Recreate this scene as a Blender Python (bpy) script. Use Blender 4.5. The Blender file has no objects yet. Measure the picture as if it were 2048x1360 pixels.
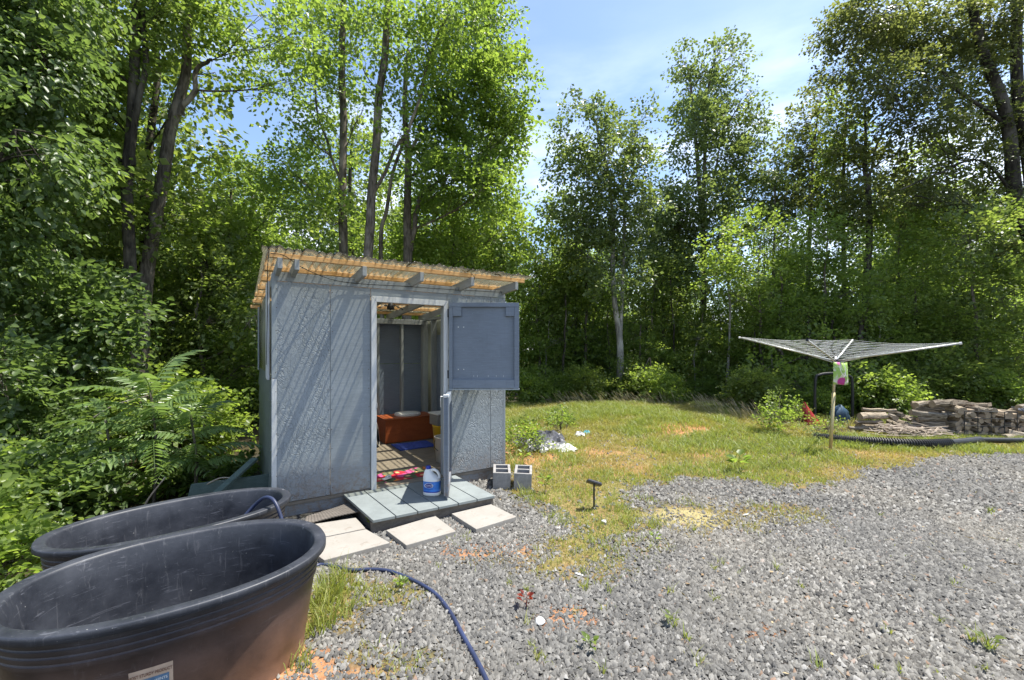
import bpy, math, random
import numpy as np
from math import radians as R, sin, cos, pi
from mathutils import Vector, Matrix, noise as mnoise

rng = np.random.default_rng(7)
random.seed(7)
S = bpy.context.scene
col = S.collection

# ------------------------------------------------------------------ camera, sky, sun, exposure
CAMZ, HZ, F = 1.535, 700.0, 860.0
cam = bpy.data.objects.new('camera', bpy.data.cameras.new('camera'))
col.objects.link(cam)
cam.location = (0, 0, CAMZ)
cam.rotation_euler = (R(90), 0, 0)
cam.data.sensor_width = 36
cam.data.lens = F / 2048 * 36
cam.data.shift_y = (HZ - 680) / 2048
cam.data.clip_start = 0.05
cam.data.clip_end = 3000
S.camera = cam
TOSUN = Vector((0.41, 0.10, 1.0)).normalized()
w = bpy.data.worlds.new('World'); S.world = w; w.use_nodes = True
nt = w.node_tree; nt.nodes.clear()
N = nt.nodes.new; LK = nt.links.new
sky = N('ShaderNodeTexSky'); sky.sky_type = 'NISHITA'; sky.sun_disc = False
sky.sun_elevation = math.asin(TOSUN.z); sky.sun_rotation = math.atan2(TOSUN.x, TOSUN.y)
sky.air_density = 1.0; sky.dust_density = 0.8; sky.ozone_density = 1.7
tc = N('ShaderNodeTexCoord'); mp = N('ShaderNodeMapping'); mp.inputs['Scale'].default_value = (1.0, 1.0, 3.2)
mp.inputs['Location'].default_value = (0.35, 0.1, 0.2)
LK(tc.outputs['Generated'], mp.inputs['Vector'])
cn = N('ShaderNodeTexNoise'); cn.inputs['Scale'].default_value = 3.2; cn.inputs['Detail'].default_value = 7; cn.inputs['Roughness'].default_value = .55
LK(mp.outputs[0], cn.inputs['Vector'])
cr = N('ShaderNodeValToRGB'); cr.color_ramp.elements[0].position = .43; cr.color_ramp.elements[1].position = .66
LK(cn.outputs['Fac'], cr.inputs['Fac'])
sx = N('ShaderNodeSeparateXYZ'); LK(tc.outputs['Generated'], sx.inputs[0])
el = N('ShaderNodeMapRange'); el.inputs['From Min'].default_value = .58; el.inputs['From Max'].default_value = .18
el.inputs['To Min'].default_value = .04; el.inputs['To Max'].default_value = 1.0
LK(sx.outputs['Z'], el.inputs['Value'])
mu = N('ShaderNodeMath'); mu.operation = 'MULTIPLY'; LK(cr.outputs['Color'], mu.inputs[0]); LK(el.outputs[0], mu.inputs[1])
mx = N('ShaderNodeMix'); mx.data_type = 'RGBA'; mx.inputs['B'].default_value = (7.2, 7.6, 8.4, 1)
LK(mu.outputs[0], mx.inputs['Factor']); LK(sky.outputs[0], mx.inputs['A'])
bg = N('ShaderNodeBackground'); bg.inputs['Strength'].default_value = 0.14
LK(mx.outputs['Result'], bg.inputs['Color'])
wo = N('ShaderNodeOutputWorld'); LK(bg.outputs[0], wo.inputs[0])
sl = bpy.data.lights.new('sun', 'SUN'); sl.energy = 5.0; sl.angle = R(0.5); sl.color = (1, .96, .88)
so = bpy.data.objects.new('sun', sl); col.objects.link(so)
so.rotation_euler = TOSUN.to_track_quat('Z', 'Y').to_euler()
S.view_settings.view_transform = 'Standard'; S.view_settings.look = 'None'
S.view_settings.gamma = 1; S.view_settings.use_curve_mapping = False
S.view_settings.exposure = 1.0
S.cycles.max_bounces = 10; S.cycles.transparent_max_bounces = 12
S.cycles.diffuse_bounces = 5; S.cycles.transmission_bounces = 7

# ------------------------------------------------------------------ small maths
def unit(a): return a / np.maximum(np.linalg.norm(a, axis=-1, keepdims=True), 1e-9)
def sstep(a, b, x):
    t = np.clip((x - a) / (b - a), 0, 1); return t * t * (3 - 2 * t)
_perm = np.random.default_rng(3).random((256, 256))
def vnoise(x, y, s=1.0, o=0):
    x = np.asarray(x, float) * s + o * 17.3; y = np.asarray(y, float) * s + o * 9.1
    xi = np.floor(x).astype(int); yi = np.floor(y).astype(int)
    fx = x - xi; fy = y - yi; fx = fx * fx * (3 - 2 * fx); fy = fy * fy * (3 - 2 * fy)
    g = lambda a, b: _perm[a % 256, b % 256]
    return (g(xi, yi) * (1 - fx) + g(xi + 1, yi) * fx) * (1 - fy) + (g(xi, yi + 1) * (1 - fx) + g(xi + 1, yi + 1) * fx) * fy
def fbm(x, y, s=1.0, o=0, n=4):
    r = 0; a = .5; t = 0
    for k in range(n):
        r = r + a * vnoise(x, y, s * 2 ** k, o + k); t += a; a *= .5
    return r / t
def height(x, y):
    x = np.asarray(x, float); y = np.asarray(y, float)
    # the yard is level; the bank drops away on the wood side and past the mown crest
    dl = -(x + 1.15 + (y - 2.0) * 0.42)          # metres left of the yard's edge
    z = -0.16 * sstep(0.1, 1.3, dl) - 0.10 * np.clip(dl - 1.3, 0, 8) - 0.03 * np.clip(dl - 9.3, 0, 60)
    z = z + 0.10 * sstep(6.5, 9.5, y) * sstep(13, 10.5, y) * sstep(-.5, 1.5, x) * sstep(6.5, 3.5, x)
    z = z - 0.10 * np.clip(y - 11.5, 0, 12) - 0.02 * np.clip(y - 23.5, 0, 200)
    z = z + 0.02 * (fbm(x, y, .8, 3) - .5) * sstep(0.3, 1.2, np.hypot(x + 1, y - 4) / 3)
    return z + 0.010 * (fbm(x, y, 4, 5) - .5)
def H(x, y): return float(height(x, y))
def at(px, py, h=0.0):
    """point of the level h that the photograph shows at px, py"""
    Y = F * (CAMZ - h) / (py - HZ)
    return ((px - 1024) / F * Y, Y)
def far(px, py, D):
    return np.array([(px - 1024) / F * D, D, CAMZ + (HZ - py) / F * D])
def poly_sd(px, py, poly):
    """signed distance (negative inside) to a polygon"""
    px = np.asarray(px, float); py = np.asarray(py, float)
    d = np.full(px.shape, 1e9); ins = np.zeros(px.shape, bool)
    n = len(poly)
    for i in range(n):
        x0, y0 = poly[i]; x1, y1 = poly[(i + 1) % n]
        ex, ey = x1 - x0, y1 - y0
        t = np.clip(((px - x0) * ex + (py - y0) * ey) / (ex * ex + ey * ey + 1e-9), 0, 1)
        d = np.minimum(d, np.hypot(px - x0 - t * ex, py - y0 - t * ey))
        c = ((y0 > py) != (y1 > py)) & (px < (x1 - x0) * (py - y0) / (y1 - y0 + 1e-12) + x0)
        ins ^= c
    return np.where(ins, -d, d)

# ------------------------------------------------------------------ material helpers
def new_mat(name):
    m = bpy.data.materials.new(name); m.use_nodes = True
    t = m.node_tree; t.nodes.clear()
    return m, t
class NT:
    def __init__(s, name):
        s.m, s.t = new_mat(name)
        s.out = s.n('ShaderNodeOutputMaterial')
        s.tc = None
    def n(s, k, **kw):
        x = s.t.nodes.new(k)
        for a, b in kw.items(): setattr(x, a, b)
        return x
    def l(s, a, b): s.t.links.new(a, b)
    def co(s, kind='Object', scale=(1, 1, 1), rot=(0, 0, 0)):
        if s.tc is None: s.tc = s.n('ShaderNodeTexCoord')
        mp = s.n('ShaderNodeMapping'); mp.inputs['Scale'].default_value = scale; mp.inputs['Rotation'].default_value = rot
        s.l(s.tc.outputs[kind], mp.inputs['Vector']); return mp.outputs[0]
    def noise(s, vec, scale, detail=4, rough=.5, dist=0):
        x = s.n('ShaderNodeTexNoise'); x.inputs['Scale'].default_value = scale; x.inputs['Detail'].default_value = detail
        x.inputs['Roughness'].default_value = rough; x.inputs['Distortion'].default_value = dist
        s.l(vec, x.inputs['Vector']); return x.outputs['Fac']
    def ramp(s, fac, stops, interp='LINEAR'):
        x = s.n('ShaderNodeValToRGB'); e = x.color_ramp.elements; x.color_ramp.interpolation = interp
        while len(e) < len(stops): e.new(.5)
        for i, (p, c) in enumerate(stops):
            e[i].position = p; e[i].color = (*c, 1) if len(c) == 3 else c
        s.l(fac, x.inputs['Fac']); return x.outputs['Color']
    def mix(s, fac, a, b, mode='MIX'):
        x = s.n('ShaderNodeMix'); x.data_type = 'RGBA'; x.blend_type = mode
        for v, i in ((fac, 'Factor'), (a, 'A'), (b, 'B')):
            if isinstance(v, (int, float)): x.inputs[i].default_value = v
            elif isinstance(v, tuple): x.inputs[i].default_value = (*v, 1)
            else: s.l(v, x.inputs[i])
        return x.outputs['Result']
    def math(s, op, a, b=None):
        x = s.n('ShaderNodeMath'); x.operation = op
        for v, i in ((a, 0), (b, 1)):
            if v is None: continue
            if isinstance(v, (int, float)): x.inputs[i].default_value = v
            else: s.l(v, x.inputs[i])
        return x.outputs[0]
    def attr(s, name):
        x = s.n('ShaderNodeAttribute'); x.attribute_name = name; return x
    def bump(s, h, strength=.5, dist=.01, normal=None):
        x = s.n('ShaderNodeBump'); x.inputs['Strength'].default_value = strength; x.inputs['Distance'].default_value = dist
        s.l(h, x.inputs['Height'])
        if normal: s.l(normal, x.inputs['Normal'])
        return x.outputs[0]
    def bsdf(s, color, rough=.7, bump=None, metallic=0, spec=.4):
        b = s.n('ShaderNodeBsdfPrincipled')
        if isinstance(color, tuple): b.inputs['Base Color'].default_value = (*color, 1)
        else: s.l(color, b.inputs['Base Color'])
        if isinstance(rough, (int, float)): b.inputs['Roughness'].default_value = rough
        else: s.l(rough, b.inputs['Roughness'])
        b.inputs['Metallic'].default_value = metallic; b.inputs['Specular IOR Level'].default_value = spec
        if bump: s.l(bump, b.inputs['Normal'])
        s.l(b.outputs[0], s.out.inputs['Surface']); return b

def mat_simple(name, c, rough=.6, var=.15, scale=6, bump=.15, metallic=0, stretch=(1, 1, 1), spec=.4):
    k = NT(name); v = k.co('Object', stretch)
    n = k.noise(v, scale, 5, .6)
    lo = tuple(x * (1 - var) for x in c); hi = tuple(min(1, x * (1 + var)) for x in c)
    c_ = k.ramp(n, [(.3, lo), (.7, hi)])
    n2 = k.noise(v, scale * 9, 4, .6)
    k.bsdf(c_, rough, k.bump(n2, bump, .004), metallic, spec); return k.m
def mat_painted_board(name, c, osb=False, splash=False):
    """grey-blue house paint over plywood or strand board"""
    k = NT(name); v = k.co('Object')
    n = k.noise(v, 2.2, 5, .6); n3 = k.noise(v, 40, 3, .6)
    base = k.ramp(n, [(.25, tuple(x * .82 for x in c)), (.75, tuple(x * 1.12 for x in c))])
    base = k.mix(k.ramp(n3, [(.62, (0, 0, 0)), (.75, (1, 1, 1))]), base, tuple(min(1, x * 1.35) for x in c))
    if splash:
        g = k.n('ShaderNodeSeparateXYZ'); k.l(k.tc.outputs['Object'], g.inputs[0])
        z = k.n('ShaderNodeMapRange'); z.inputs['From Min'].default_value = .55; z.inputs['From Max'].default_value = .10; k.l(g.outputs['Z'], z.inputs['Value'])
        sp = k.ramp(k.noise(v, 30, 5, .7), [(.45, (0, 0, 0)), (.62, (1, 1, 1))]); lo_ = k.noise(v, 2.6, 3)
        base = k.mix(k.math('MULTIPLY', k.math('MULTIPLY', z.outputs[0], k.math('ADD', .25, lo_)), k.math('ADD', .35, sp)), base, (.20, .135, .085))
        dr = k.ramp(k.noise(k.co('Object', (26, 26, 1.1)), 1.3, 5, .7), [(.56, (0, 0, 0)), (.72, (.45, .45, .45))])
        base = k.mix(dr, base, tuple(x * .62 for x in c)); base = k.mix(k.ramp(k.noise(v, 1.1, 3), [(.5, (0, 0, 0)), (.72, (.35, .35, .35))]), base, tuple(min(1, x * 1.35) for x in c))
    if osb:
        vec = k.co('Object', (1, 1, 1))
        wob = k.n('ShaderNodeTexNoise'); wob.inputs['Scale'].default_value = 9; k.l(vec, wob.inputs['Vector'])
        va = k.n('ShaderNodeVectorMath'); va.operation = 'MULTIPLY_ADD'; va.inputs[1].default_value = (.16, .16, .16)
        k.l(wob.outputs['Color'], va.inputs[0]); k.l(vec, va.inputs[2])
        h = None
        for rot, sc in ((.5, (30, 30, 7)), (-.9, (26, 26, 6)), (1.5, (28, 28, 8))):
            mp = k.n('ShaderNodeMapping'); mp.inputs['Rotation'].default_value = (0, rot, 0); mp.inputs['Scale'].default_value = sc
            k.l(va.outputs[0], mp.inputs['Vector'])
            vo = k.n('ShaderNodeTexVoronoi'); vo.feature = 'DISTANCE_TO_EDGE'; vo.inputs['Scale'].default_value = 1.0
            k.l(mp.outputs[0], vo.inputs['Vector'])
            e = k.ramp(vo.outputs['Distance'], [(0, (0, 0, 0)), (.10, (1, 1, 1))])
            h = e if h is None else k.mix(.5, h, e)
        amt = k.ramp(k.noise(v, 3.5, 3), [(.35, (0, 0, 0)), (.62, (1, 1, 1))])
        hh = k.mix(amt, (.8, .8, .8), h)
        hh = k.mix(.35, hh, n3)
        base = k.mix(.30, base, k.ramp(h, [(.35, tuple(x * .55 for x in c)), (.8, tuple(x * 1.15 for x in c))]))
        bp = k.bump(hh, 1.0, .009)
    else:
        g = k.noise(k.co('Object', (1.5, 1.5, 14)), 5, 5, .65)
        bp = k.bump(k.mix(.5, g, n3), .45, .003)
        base = k.mix(.25, base, k.ramp(g, [(.35, tuple(x * .6 for x in c)), (.6, tuple(x * 1.1 for x in c))]))
    k.bsdf(base, .62, bp, spec=.35); return k.m
def mat_wood(name, c1, c2, stretch=(2, 14, 14), rough=.75, scale=3, bump=.4):
    k = NT(name); v = k.co('Object', stretch)
    n = k.noise(v, scale, 7, .65, .4); f = k.noise(v, scale * 8, 4, .6)
    c = k.mix(.35, k.ramp(n, [(.3, c1), (.7, c2)]), k.ramp(f, [(.35, c1), (.65, c2)]))
    k.bsdf(c, rough, k.bump(f, bump, .003), spec=.3); return k.m
def mat_leaf(name, lo, mid, hi, trans=.56, gloss=.40):
    k = NT(name); a = k.attr('rnd').outputs['Fac']
    oi = k.n('ShaderNodeObjectInfo').outputs['Random']
    c = k.ramp(a, [(0, lo), (.55, mid), (1, hi)])
    c = k.mix(.25, c, k.ramp(oi, [(0, lo), (1, hi)]))
    d = k.n('ShaderNodeBsdfPrincipled'); k.l(c, d.inputs['Base Color']); d.inputs['Roughness'].default_value = gloss
    d.inputs['Specular IOR Level'].default_value = .50
    tr = k.n('ShaderNodeBsdfTranslucent')
    tcx = k.mix(1.0, c, (1.95, 1.95, 1.15), 'MULTIPLY'); k.l(tcx, tr.inputs['Color'])
    ms = k.n('ShaderNodeMixShader'); ms.inputs[0].default_value = trans
    k.l(d.outputs[0], ms.inputs[1]); k.l(tr.outputs[0], ms.inputs[2]); k.l(ms.outputs[0], k.out.inputs['Surface'])
    return k.m
def mat_bark(name, c1, c2, scale=1.0):
    k = NT(name); v = k.co('Object', (9 * scale, 9 * scale, 1.6 * scale))
    n = k.noise(v, 2.6, 7, .65, .5)
    big = k.noise(k.co('Object', (1, 1, .5)), 2.5, 4, .6)
    c = k.ramp(n, [(.35, c1), (.65, c2)])
    c = k.mix(k.ramp(big, [(.5, (0, 0, 0)), (.66, (1, 1, 1))]), c, tuple(min(1, x * 1.5 + .02) for x in c2))
    k.bsdf(c, .9, k.bump(n, .9, .02), spec=.15); return k.m

# ------------------------------------------------------------------ mesh helpers
def mesh_np(name, V, faces, mats, rnd=None, smooth=False, mi=None, loops=None):
    """faces: (n,k) int array or a list of such arrays"""
    me = bpy.data.meshes.new(name)
    if isinstance(faces, np.ndarray): faces = [faces]
    faces = [f for f in faces if len(f)]
    V = np.asarray(V, np.float32)
    me.vertices.add(len(V)); me.vertices.foreach_set('co', V.ravel())
    lv = np.concatenate([f.ravel() for f in faces]).astype(np.int32)
    tot = np.concatenate([np.full(len(f), f.shape[1]) for f in faces]).astype(np.int32)
    st = np.concatenate([[0], np.cumsum(tot)[:-1]]).astype(np.int32)
    me.loops.add(len(lv)); me.loops.foreach_set('vertex_index', lv)
    me.polygons.add(len(tot)); me.polygons.foreach_set('loop_start', st); me.polygons.foreach_set('loop_total', tot)
    if smooth: me.polygons.foreach_set('use_smooth', np.ones(len(tot), bool))
    for m in (mats if isinstance(mats, (list, tuple)) else [mats]): me.materials.append(m)
    if mi is not None: me.polygons.foreach_set('material_index', np.asarray(mi, np.int32))
    if rnd is not None:
        a = me.attributes.new('rnd', 'FLOAT', 'POINT'); a.data.foreach_set('value', np.asarray(rnd, np.float32))
    me.update(calc_edges=True)
    return me
def link(name, me, parent=None, loc=(0, 0, 0), rot=(0, 0, 0)):
    o = bpy.data.objects.new(name, me); col.objects.link(o)
    o.location = loc; o.rotation_euler = rot
    if parent: o.parent = parent
    return o
def tag(o, label=None, cat=None, group=None, kind=None):
    if label: o['label'] = label
    if cat: o['category'] = cat
    if group: o['group'] = group
    if kind: o['kind'] = kind
    return o
def empty(name, loc=(0, 0, 0), rz=0.0, label=None, cat=None, group=None):
    o = bpy.data.objects.new(name, None); col.objects.link(o)
    o.empty_display_size = .1; o.location = loc; o.rotation_euler = (0, 0, rz)
    return tag(o, label, cat, group)

class MB:
    def __init__(s): s.V = []; s.F = []; s.M = []
    def add(s, V, F, mi=0, M=None):
        b = len(s.V)
        for v in V:
            v = Vector(v)
            s.V.append(M @ v if M is not None else v)
        for f in F: s.F.append(tuple(i + b for i in f)); s.M.append(mi)
        return s
    def box(s, x0, x1, y0, y1, z0, z1, mi=0, M=None):
        V = [(x0, y0, z0), (x1, y0, z0), (x1, y1, z0), (x0, y1, z0), (x0, y0, z1), (x1, y0, z1), (x1, y1, z1), (x0, y1, z1)]
        return s.add(V, [(0, 3, 2, 1), (4, 5, 6, 7), (0, 1, 5, 4), (1, 2, 6, 5), (2, 3, 7, 6), (3, 0, 4, 7)], mi, M)
    def prism(s, poly, z0, z1, mi=0, M=None):
        """poly: (x,y) counter-clockwise, or (x,y,zbottom,ztop)"""
        n = len(poly)
        V = [(p[0], p[1], p[2] if len(p) > 2 else z0) for p in poly] + [(p[0], p[1], p[3] if len(p) > 3 else z1) for p in poly]
        F = [tuple(range(n - 1, -1, -1)), tuple(range(n, 2 * n))] + [(i, (i + 1) % n, n + (i + 1) % n, n + i) for i in range(n)]
        return s.add(V, F, mi, M)
    def rings(s, rings, cap0=True, cap1=True, mi=0, M=None, closed=True):
        n = len(rings[0]); V = [v for r in rings for v in r]; F = []
        for k in range(len(rings) - 1):
            for i in range(n if closed else n - 1):
                j = (i + 1) % n
                F.append((k * n + i, k * n + j, (k + 1) * n + j, (k + 1) * n + i))
        if cap0: F.append(tuple(range(n - 1, -1, -1)))
        if cap1: F.append(tuple(range((len(rings) - 1) * n, len(rings) * n)))
        return s.add(V, F, mi, M)
    def lathe(s, prof, n=24, mi=0, M=None, sx=1, sy=1, cap0=True, cap1=True):
        return s.rings([[(r * cos(2 * pi * i / n) * sx, r * sin(2 * pi * i / n) * sy, z) for i in range(n)] for r, z in prof], cap0, cap1, mi, M)
    def tube(s, pts, r, n=8, mi=0, caps=True):
        pts = [Vector(p) for p in pts]; rr = r if isinstance(r, (list, tuple, np.ndarray)) else [r] * len(pts)
        rings = []; up = Vector((0, 0, 1)); prev = None
        for i, p in enumerate(pts):
            d = (pts[min(i + 1, len(pts) - 1)] - pts[max(i - 1, 0)]).normalized()
            a = prev - d * prev.dot(d) if prev is not None else (up if abs(d.z) < .9 else Vector((1, 0, 0))).cross(d)
            a.normalize(); b = d.cross(a); prev = a
            rings.append([p + (a * cos(2 * pi * k / n) + b * sin(2 * pi * k / n)) * rr[i] for k in range(n)])
        return s.rings(rings, caps, caps, mi)
    def build(s, name, mats, parent=None, loc=(0, 0, 0), rot=(0, 0, 0), smooth=False, bevel=0, kind=None, sub=0):
        me = bpy.data.meshes.new(name); me.from_pydata([tuple(v) for v in s.V], [], s.F)
        for m in (mats if isinstance(mats, (list, tuple)) else [mats]): me.materials.append(m)
        me.polygons.foreach_set('material_index', s.M)
        if smooth: me.polygons.foreach_set('use_smooth', [True] * len(s.F))
        me.update()
        o = link(name, me, parent, loc, rot)
        if bevel:
            b = o.modifiers.new('edge', 'BEVEL'); b.width = bevel; b.segments = 2; b.limit_method = 'ANGLE'; b.angle_limit = R(35)
        if sub:
            b = o.modifiers.new('sub', 'SUBSURF'); b.levels = sub; b.render_levels = sub
        if kind: o['kind'] = kind
        return o
def catmull(pts, n=8):
    pts = [Vector(p) for p in pts]; out = []
    P = [pts[0] * 2 - pts[1]] + pts + [pts[-1] * 2 - pts[-2]]
    for i in range(1, len(P) - 2):
        for k in range(n):
            t = k / n
            out.append(.5 * ((2 * P[i]) + (-P[i - 1] + P[i + 1]) * t + (2 * P[i - 1] - 5 * P[i] + 4 * P[i + 1] - P[i + 2]) * t * t + (-P[i - 1] + 3 * P[i] - 3 * P[i + 1] + P[i + 2]) * t ** 3))
    out.append(pts[-1]); return out
def jit_mesh(o, amt, scale=3):
    for v in o.data.vertices:
        v.co += (mnoise.noise_vector(v.co * scale)) * amt

# ------------------------------------------------------------------ materials
BLUE = (.240, .268, .288)
M = {}
M['osb'] = mat_painted_board('painted_strand_board', BLUE, osb=True, splash=True)
M['ply'] = mat_painted_board('painted_plywood', BLUE, splash=True)
M['ply_dark'] = mat_painted_board('painted_plywood_inside', (.18, .225, .29))
M['lap'] = mat_painted_board('painted_siding_grey_green', (.13, .15, .14))
M['trim'] = mat_wood('weathered_white_paint', (.42, .42, .40), (.66, .67, .67), (20, 20, 1.5))
M['door'] = mat_painted_board('door_paint', (.17, .20, .24), splash=True)
M['deck'] = mat_painted_board('deck_paint', (.205, .228, .226))
M['stud'] = mat_wood('painted_stud', (.22, .25, .26), (.36, .39, .40), (14, 14, 2))
M['rafter'] = mat_wood('rafter_paint', (.24, .25, .25), (.38, .39, .38), (14, 2, 14))
M['purlin'] = mat_wood('raw_pine', (.52, .27, .10), (.78, .50, .24), (1.5, 14, 14), .7)
M['floor'] = mat_wood('worn_floorboards', (.14, .115, .09), (.30, .26, .21), (2, 10, 10), .7)
M['frame_dark'] = mat_wood('dark_frame_timber', (.07, .06, .05), (.17, .15, .13), (2, 12, 12), .85)  # dark grey-brown tone for the step frame, middle skirt and ribbed mat
M['boxwood'] = mat_wood('varnished_orange_ply', (.24, .055, .018), (.40, .11, .035), (2.5, 2.5, 7), .38, 2.2, .1)
def mat_paver():
    k = NT('cream_concrete'); v = k.co('Object')
    n = k.noise(v, 4, 6, .65); n2 = k.noise(v, 60, 4, .7); n3 = k.noise(v, 11, 5, .7, 1.0)
    c = k.ramp(n, [(.3, (.265, .245, .215)), (.7, (.315, .295, .265))])
    c = k.mix(k.ramp(n3, [(.56, (0, 0, 0)), (.70, (.6, .6, .6))]), c, (.19, .15, .115))
    c = k.mix(k.ramp(n2, [(.66, (0, 0, 0)), (.72, (.6, .6, .6))]), c, (.14, .12, .10))
    k.bsdf(c, .85, k.bump(n2, .35, .003), spec=.3); return k.m
M['paver'] = mat_paver()
M['block'] = mat_simple('grey_concrete_block', (.27, .26, .25), .95, .2, 14, .9)
M['white'] = mat_simple('white_plastic', (.78, .77, .74), .35, .04, 5, .05)
M['black'] = mat_simple('black_plastic', (.018, .019, .02), .45, .3, 5, .1)
M['bluecap'] = mat_simple('blue_plastic', (.02, .05, .35), .35, .1, 5, .05)
M['label_blue'] = mat_simple('blue_print', (.05, .22, .68), .35, .35, 9, .02)
M['navy'] = mat_simple('navy_print', (.03, .03, .22), .4, .1, 5, .02)
M['yellow'] = mat_simple('yellow_plastic', (.75, .48, .03), .4, .1, 5, .05)
M['bucket'] = mat_simple('ivory_plastic', (.58, .55, .47), .4, .08, 6, .1)
M['bluemat'] = mat_simple('blue_bath_mat', (.06, .10, .42), .95, .35, 30, 1.0)
M['metal'] = mat_simple('brushed_metal', (.62, .62, .60), .35, .1, 10, .1, .8)
M['wire'] = mat_simple('white_coated_line', (.72, .72, .68), .5, .1, 5, .05)
M['alu'] = mat_simple('bare_aluminium', (.62, .61, .56), .42, .12, 8, .1, .6)
M['polegold'] = mat_simple('dull_brass_tube', (.50, .42, .22), .45, .15, 8, .1, .4)
M['green_board'] = mat_wood('faded_green_board', (.05, .075, .065), (.10, .135, .115), (2, 14, 14))
M['red'] = mat_simple('red_sheet', (.36, .025, .02), .45, .5, 9, .3)
M['bluetarp'] = mat_simple('blue_sheet', (.035, .075, .12), .5, .5, 6, .3)
M['tarp'] = mat_simple('grey_black_film', (.10, .10, .11), .32, .5, 7, .5)
M['whitesheet'] = mat_simple('dirty_white_sheet', (.60, .60, .58), .6, .15, 7, .3)
M['teal'] = mat_simple('teal_plastic', (.08, .30, .34), .5, .1, 7, .1)
M['bark_mid'] = mat_bark('bark_brown', (.045, .036, .026), (.17, .145, .115))
M['bark_grey'] = mat_bark('bark_pale_grey', (.12, .11, .10), (.32, .30, .27))
M['bark_dark'] = mat_bark('bark_dark', (.02, .017, .013), (.075, .065, .05))
def mat_log():
    k = NT('log_bark'); oi = k.n('ShaderNodeObjectInfo').outputs['Random']
    n = k.noise(k.co('Object', (2.5, 26, 26)), 2.2, 6, .65, .6); f = k.noise(k.co('Object', (8, 30, 30)), 6, 3, .6)
    dark = k.ramp(oi, [(0, (.06, .045, .032)), (1, (.16, .13, .10))]); lite = k.ramp(oi, [(0, (.30, .24, .17)), (.5, (.42, .38, .32)), (1, (.54, .44, .31))])
    c = k.mix(k.ramp(n, [(.40, (0, 0, 0)), (.62, (1, 1, 1))]), dark, lite)
    k.bsdf(c, .9, k.bump(k.mix(.5, n, f), 1.0, .02), spec=.15); return k.m
M['logbark'] = mat_log()
M['logend'] = mat_wood('cut_log_end', (.18, .13, .085), (.44, .35, .25), (5, 5, 5))
M['stick'] = mat_simple('dead_stick', (.34, .28, .22), .9, .25, 20, .4)
M['leaf_b'] = mat_leaf('leaf_bright', (.085, .135, .028), (.165, .235, .05), (.27, .335, .085))
M['leaf_m'] = mat_leaf('leaf_mid', (.075, .115, .03), (.155, .205, .052), (.26, .31, .09))
M['leaf_d'] = mat_leaf('leaf_dark', (.045, .078, .028), (.09, .14, .045), (.16, .22, .07), .48, .40)
M['leaf_o'] = mat_leaf('leaf_olive', (.055, .068, .026), (.105, .125, .045), (.18, .195, .075))
M['leaf_g'] = mat_leaf('leaf_cool', (.06, .09, .035), (.115, .155, .058), (.20, .25, .09), .45, .36)
M['leaf_red'] = mat_leaf('leaf_red', (.12, .02, .015), (.22, .03, .02), (.3, .06, .03))
M['grass'] = mat_leaf('grass_blade', (.34, .27, .11), (.27, .26, .07), (.185, .25, .05), .35, .5)
M['seed'] = mat_leaf('dry_grass_stalk', (.30, .24, .15), (.36, .30, .19), (.42, .37, .26), .3, .6)

def mat_translucent_sheet(name, c, clear=.55):
    k = NT(name); v = k.co('Object')
    n = k.noise(v, 3, 4, .6)
    cc = k.ramp(n, [(.3, tuple(x * .8 for x in c)), (.7, c)])
    d = k.n('ShaderNodeBsdfTranslucent'); k.l(cc, d.inputs['Color'])
    df = k.n('ShaderNodeBsdfDiffuse'); k.l(cc, df.inputs['Color'])
    m0 = k.n('ShaderNodeMixShader'); m0.inputs[0].default_value = .45; k.l(d.outputs[0], m0.inputs[1]); k.l(df.outputs[0], m0.inputs[2])
    t = k.n('ShaderNodeBsdfTransparent'); t.inputs['Color'].default_value = (.93, .92, .86, 1)
    lw = k.n('ShaderNodeLayerWeight'); lw.inputs['Blend'].default_value = .35
    f = k.math('MULTIPLY', k.math('SUBTRACT', 1.0, k.math('MULTIPLY', lw.outputs['Facing'], .30)), clear)
    m1 = k.n('ShaderNodeMixShader'); k.l(f, m1.inputs[0]); k.l(m0.outputs[0], m1.inputs[1]); k.l(t.outputs[0], m1.inputs[2])
    g = k.n('ShaderNodeBsdfGlossy'); g.inputs['Roughness'].default_value = .15
    fr = k.n('ShaderNodeFresnel'); fr.inputs['IOR'].default_value = 1.45
    m2 = k.n('ShaderNodeMixShader'); k.l(fr.outputs[0], m2.inputs[0]); k.l(m1.outputs[0], m2.inputs[1]); k.l(g.outputs[0], m2.inputs[2])
    k.l(m2.outputs[0], k.out.inputs['Surface']); return k.m
M['sheet'] = mat_translucent_sheet('clear_corrugated_plastic', (.66, .64, .46), .95)
M['sheet_side'] = mat_translucent_sheet('milky_corrugated_plastic', (.70, .72, .60), .5)
M['clearbox'] = mat_translucent_sheet('cloudy_clear_plastic', (.70, .70, .68), .35)

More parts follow.
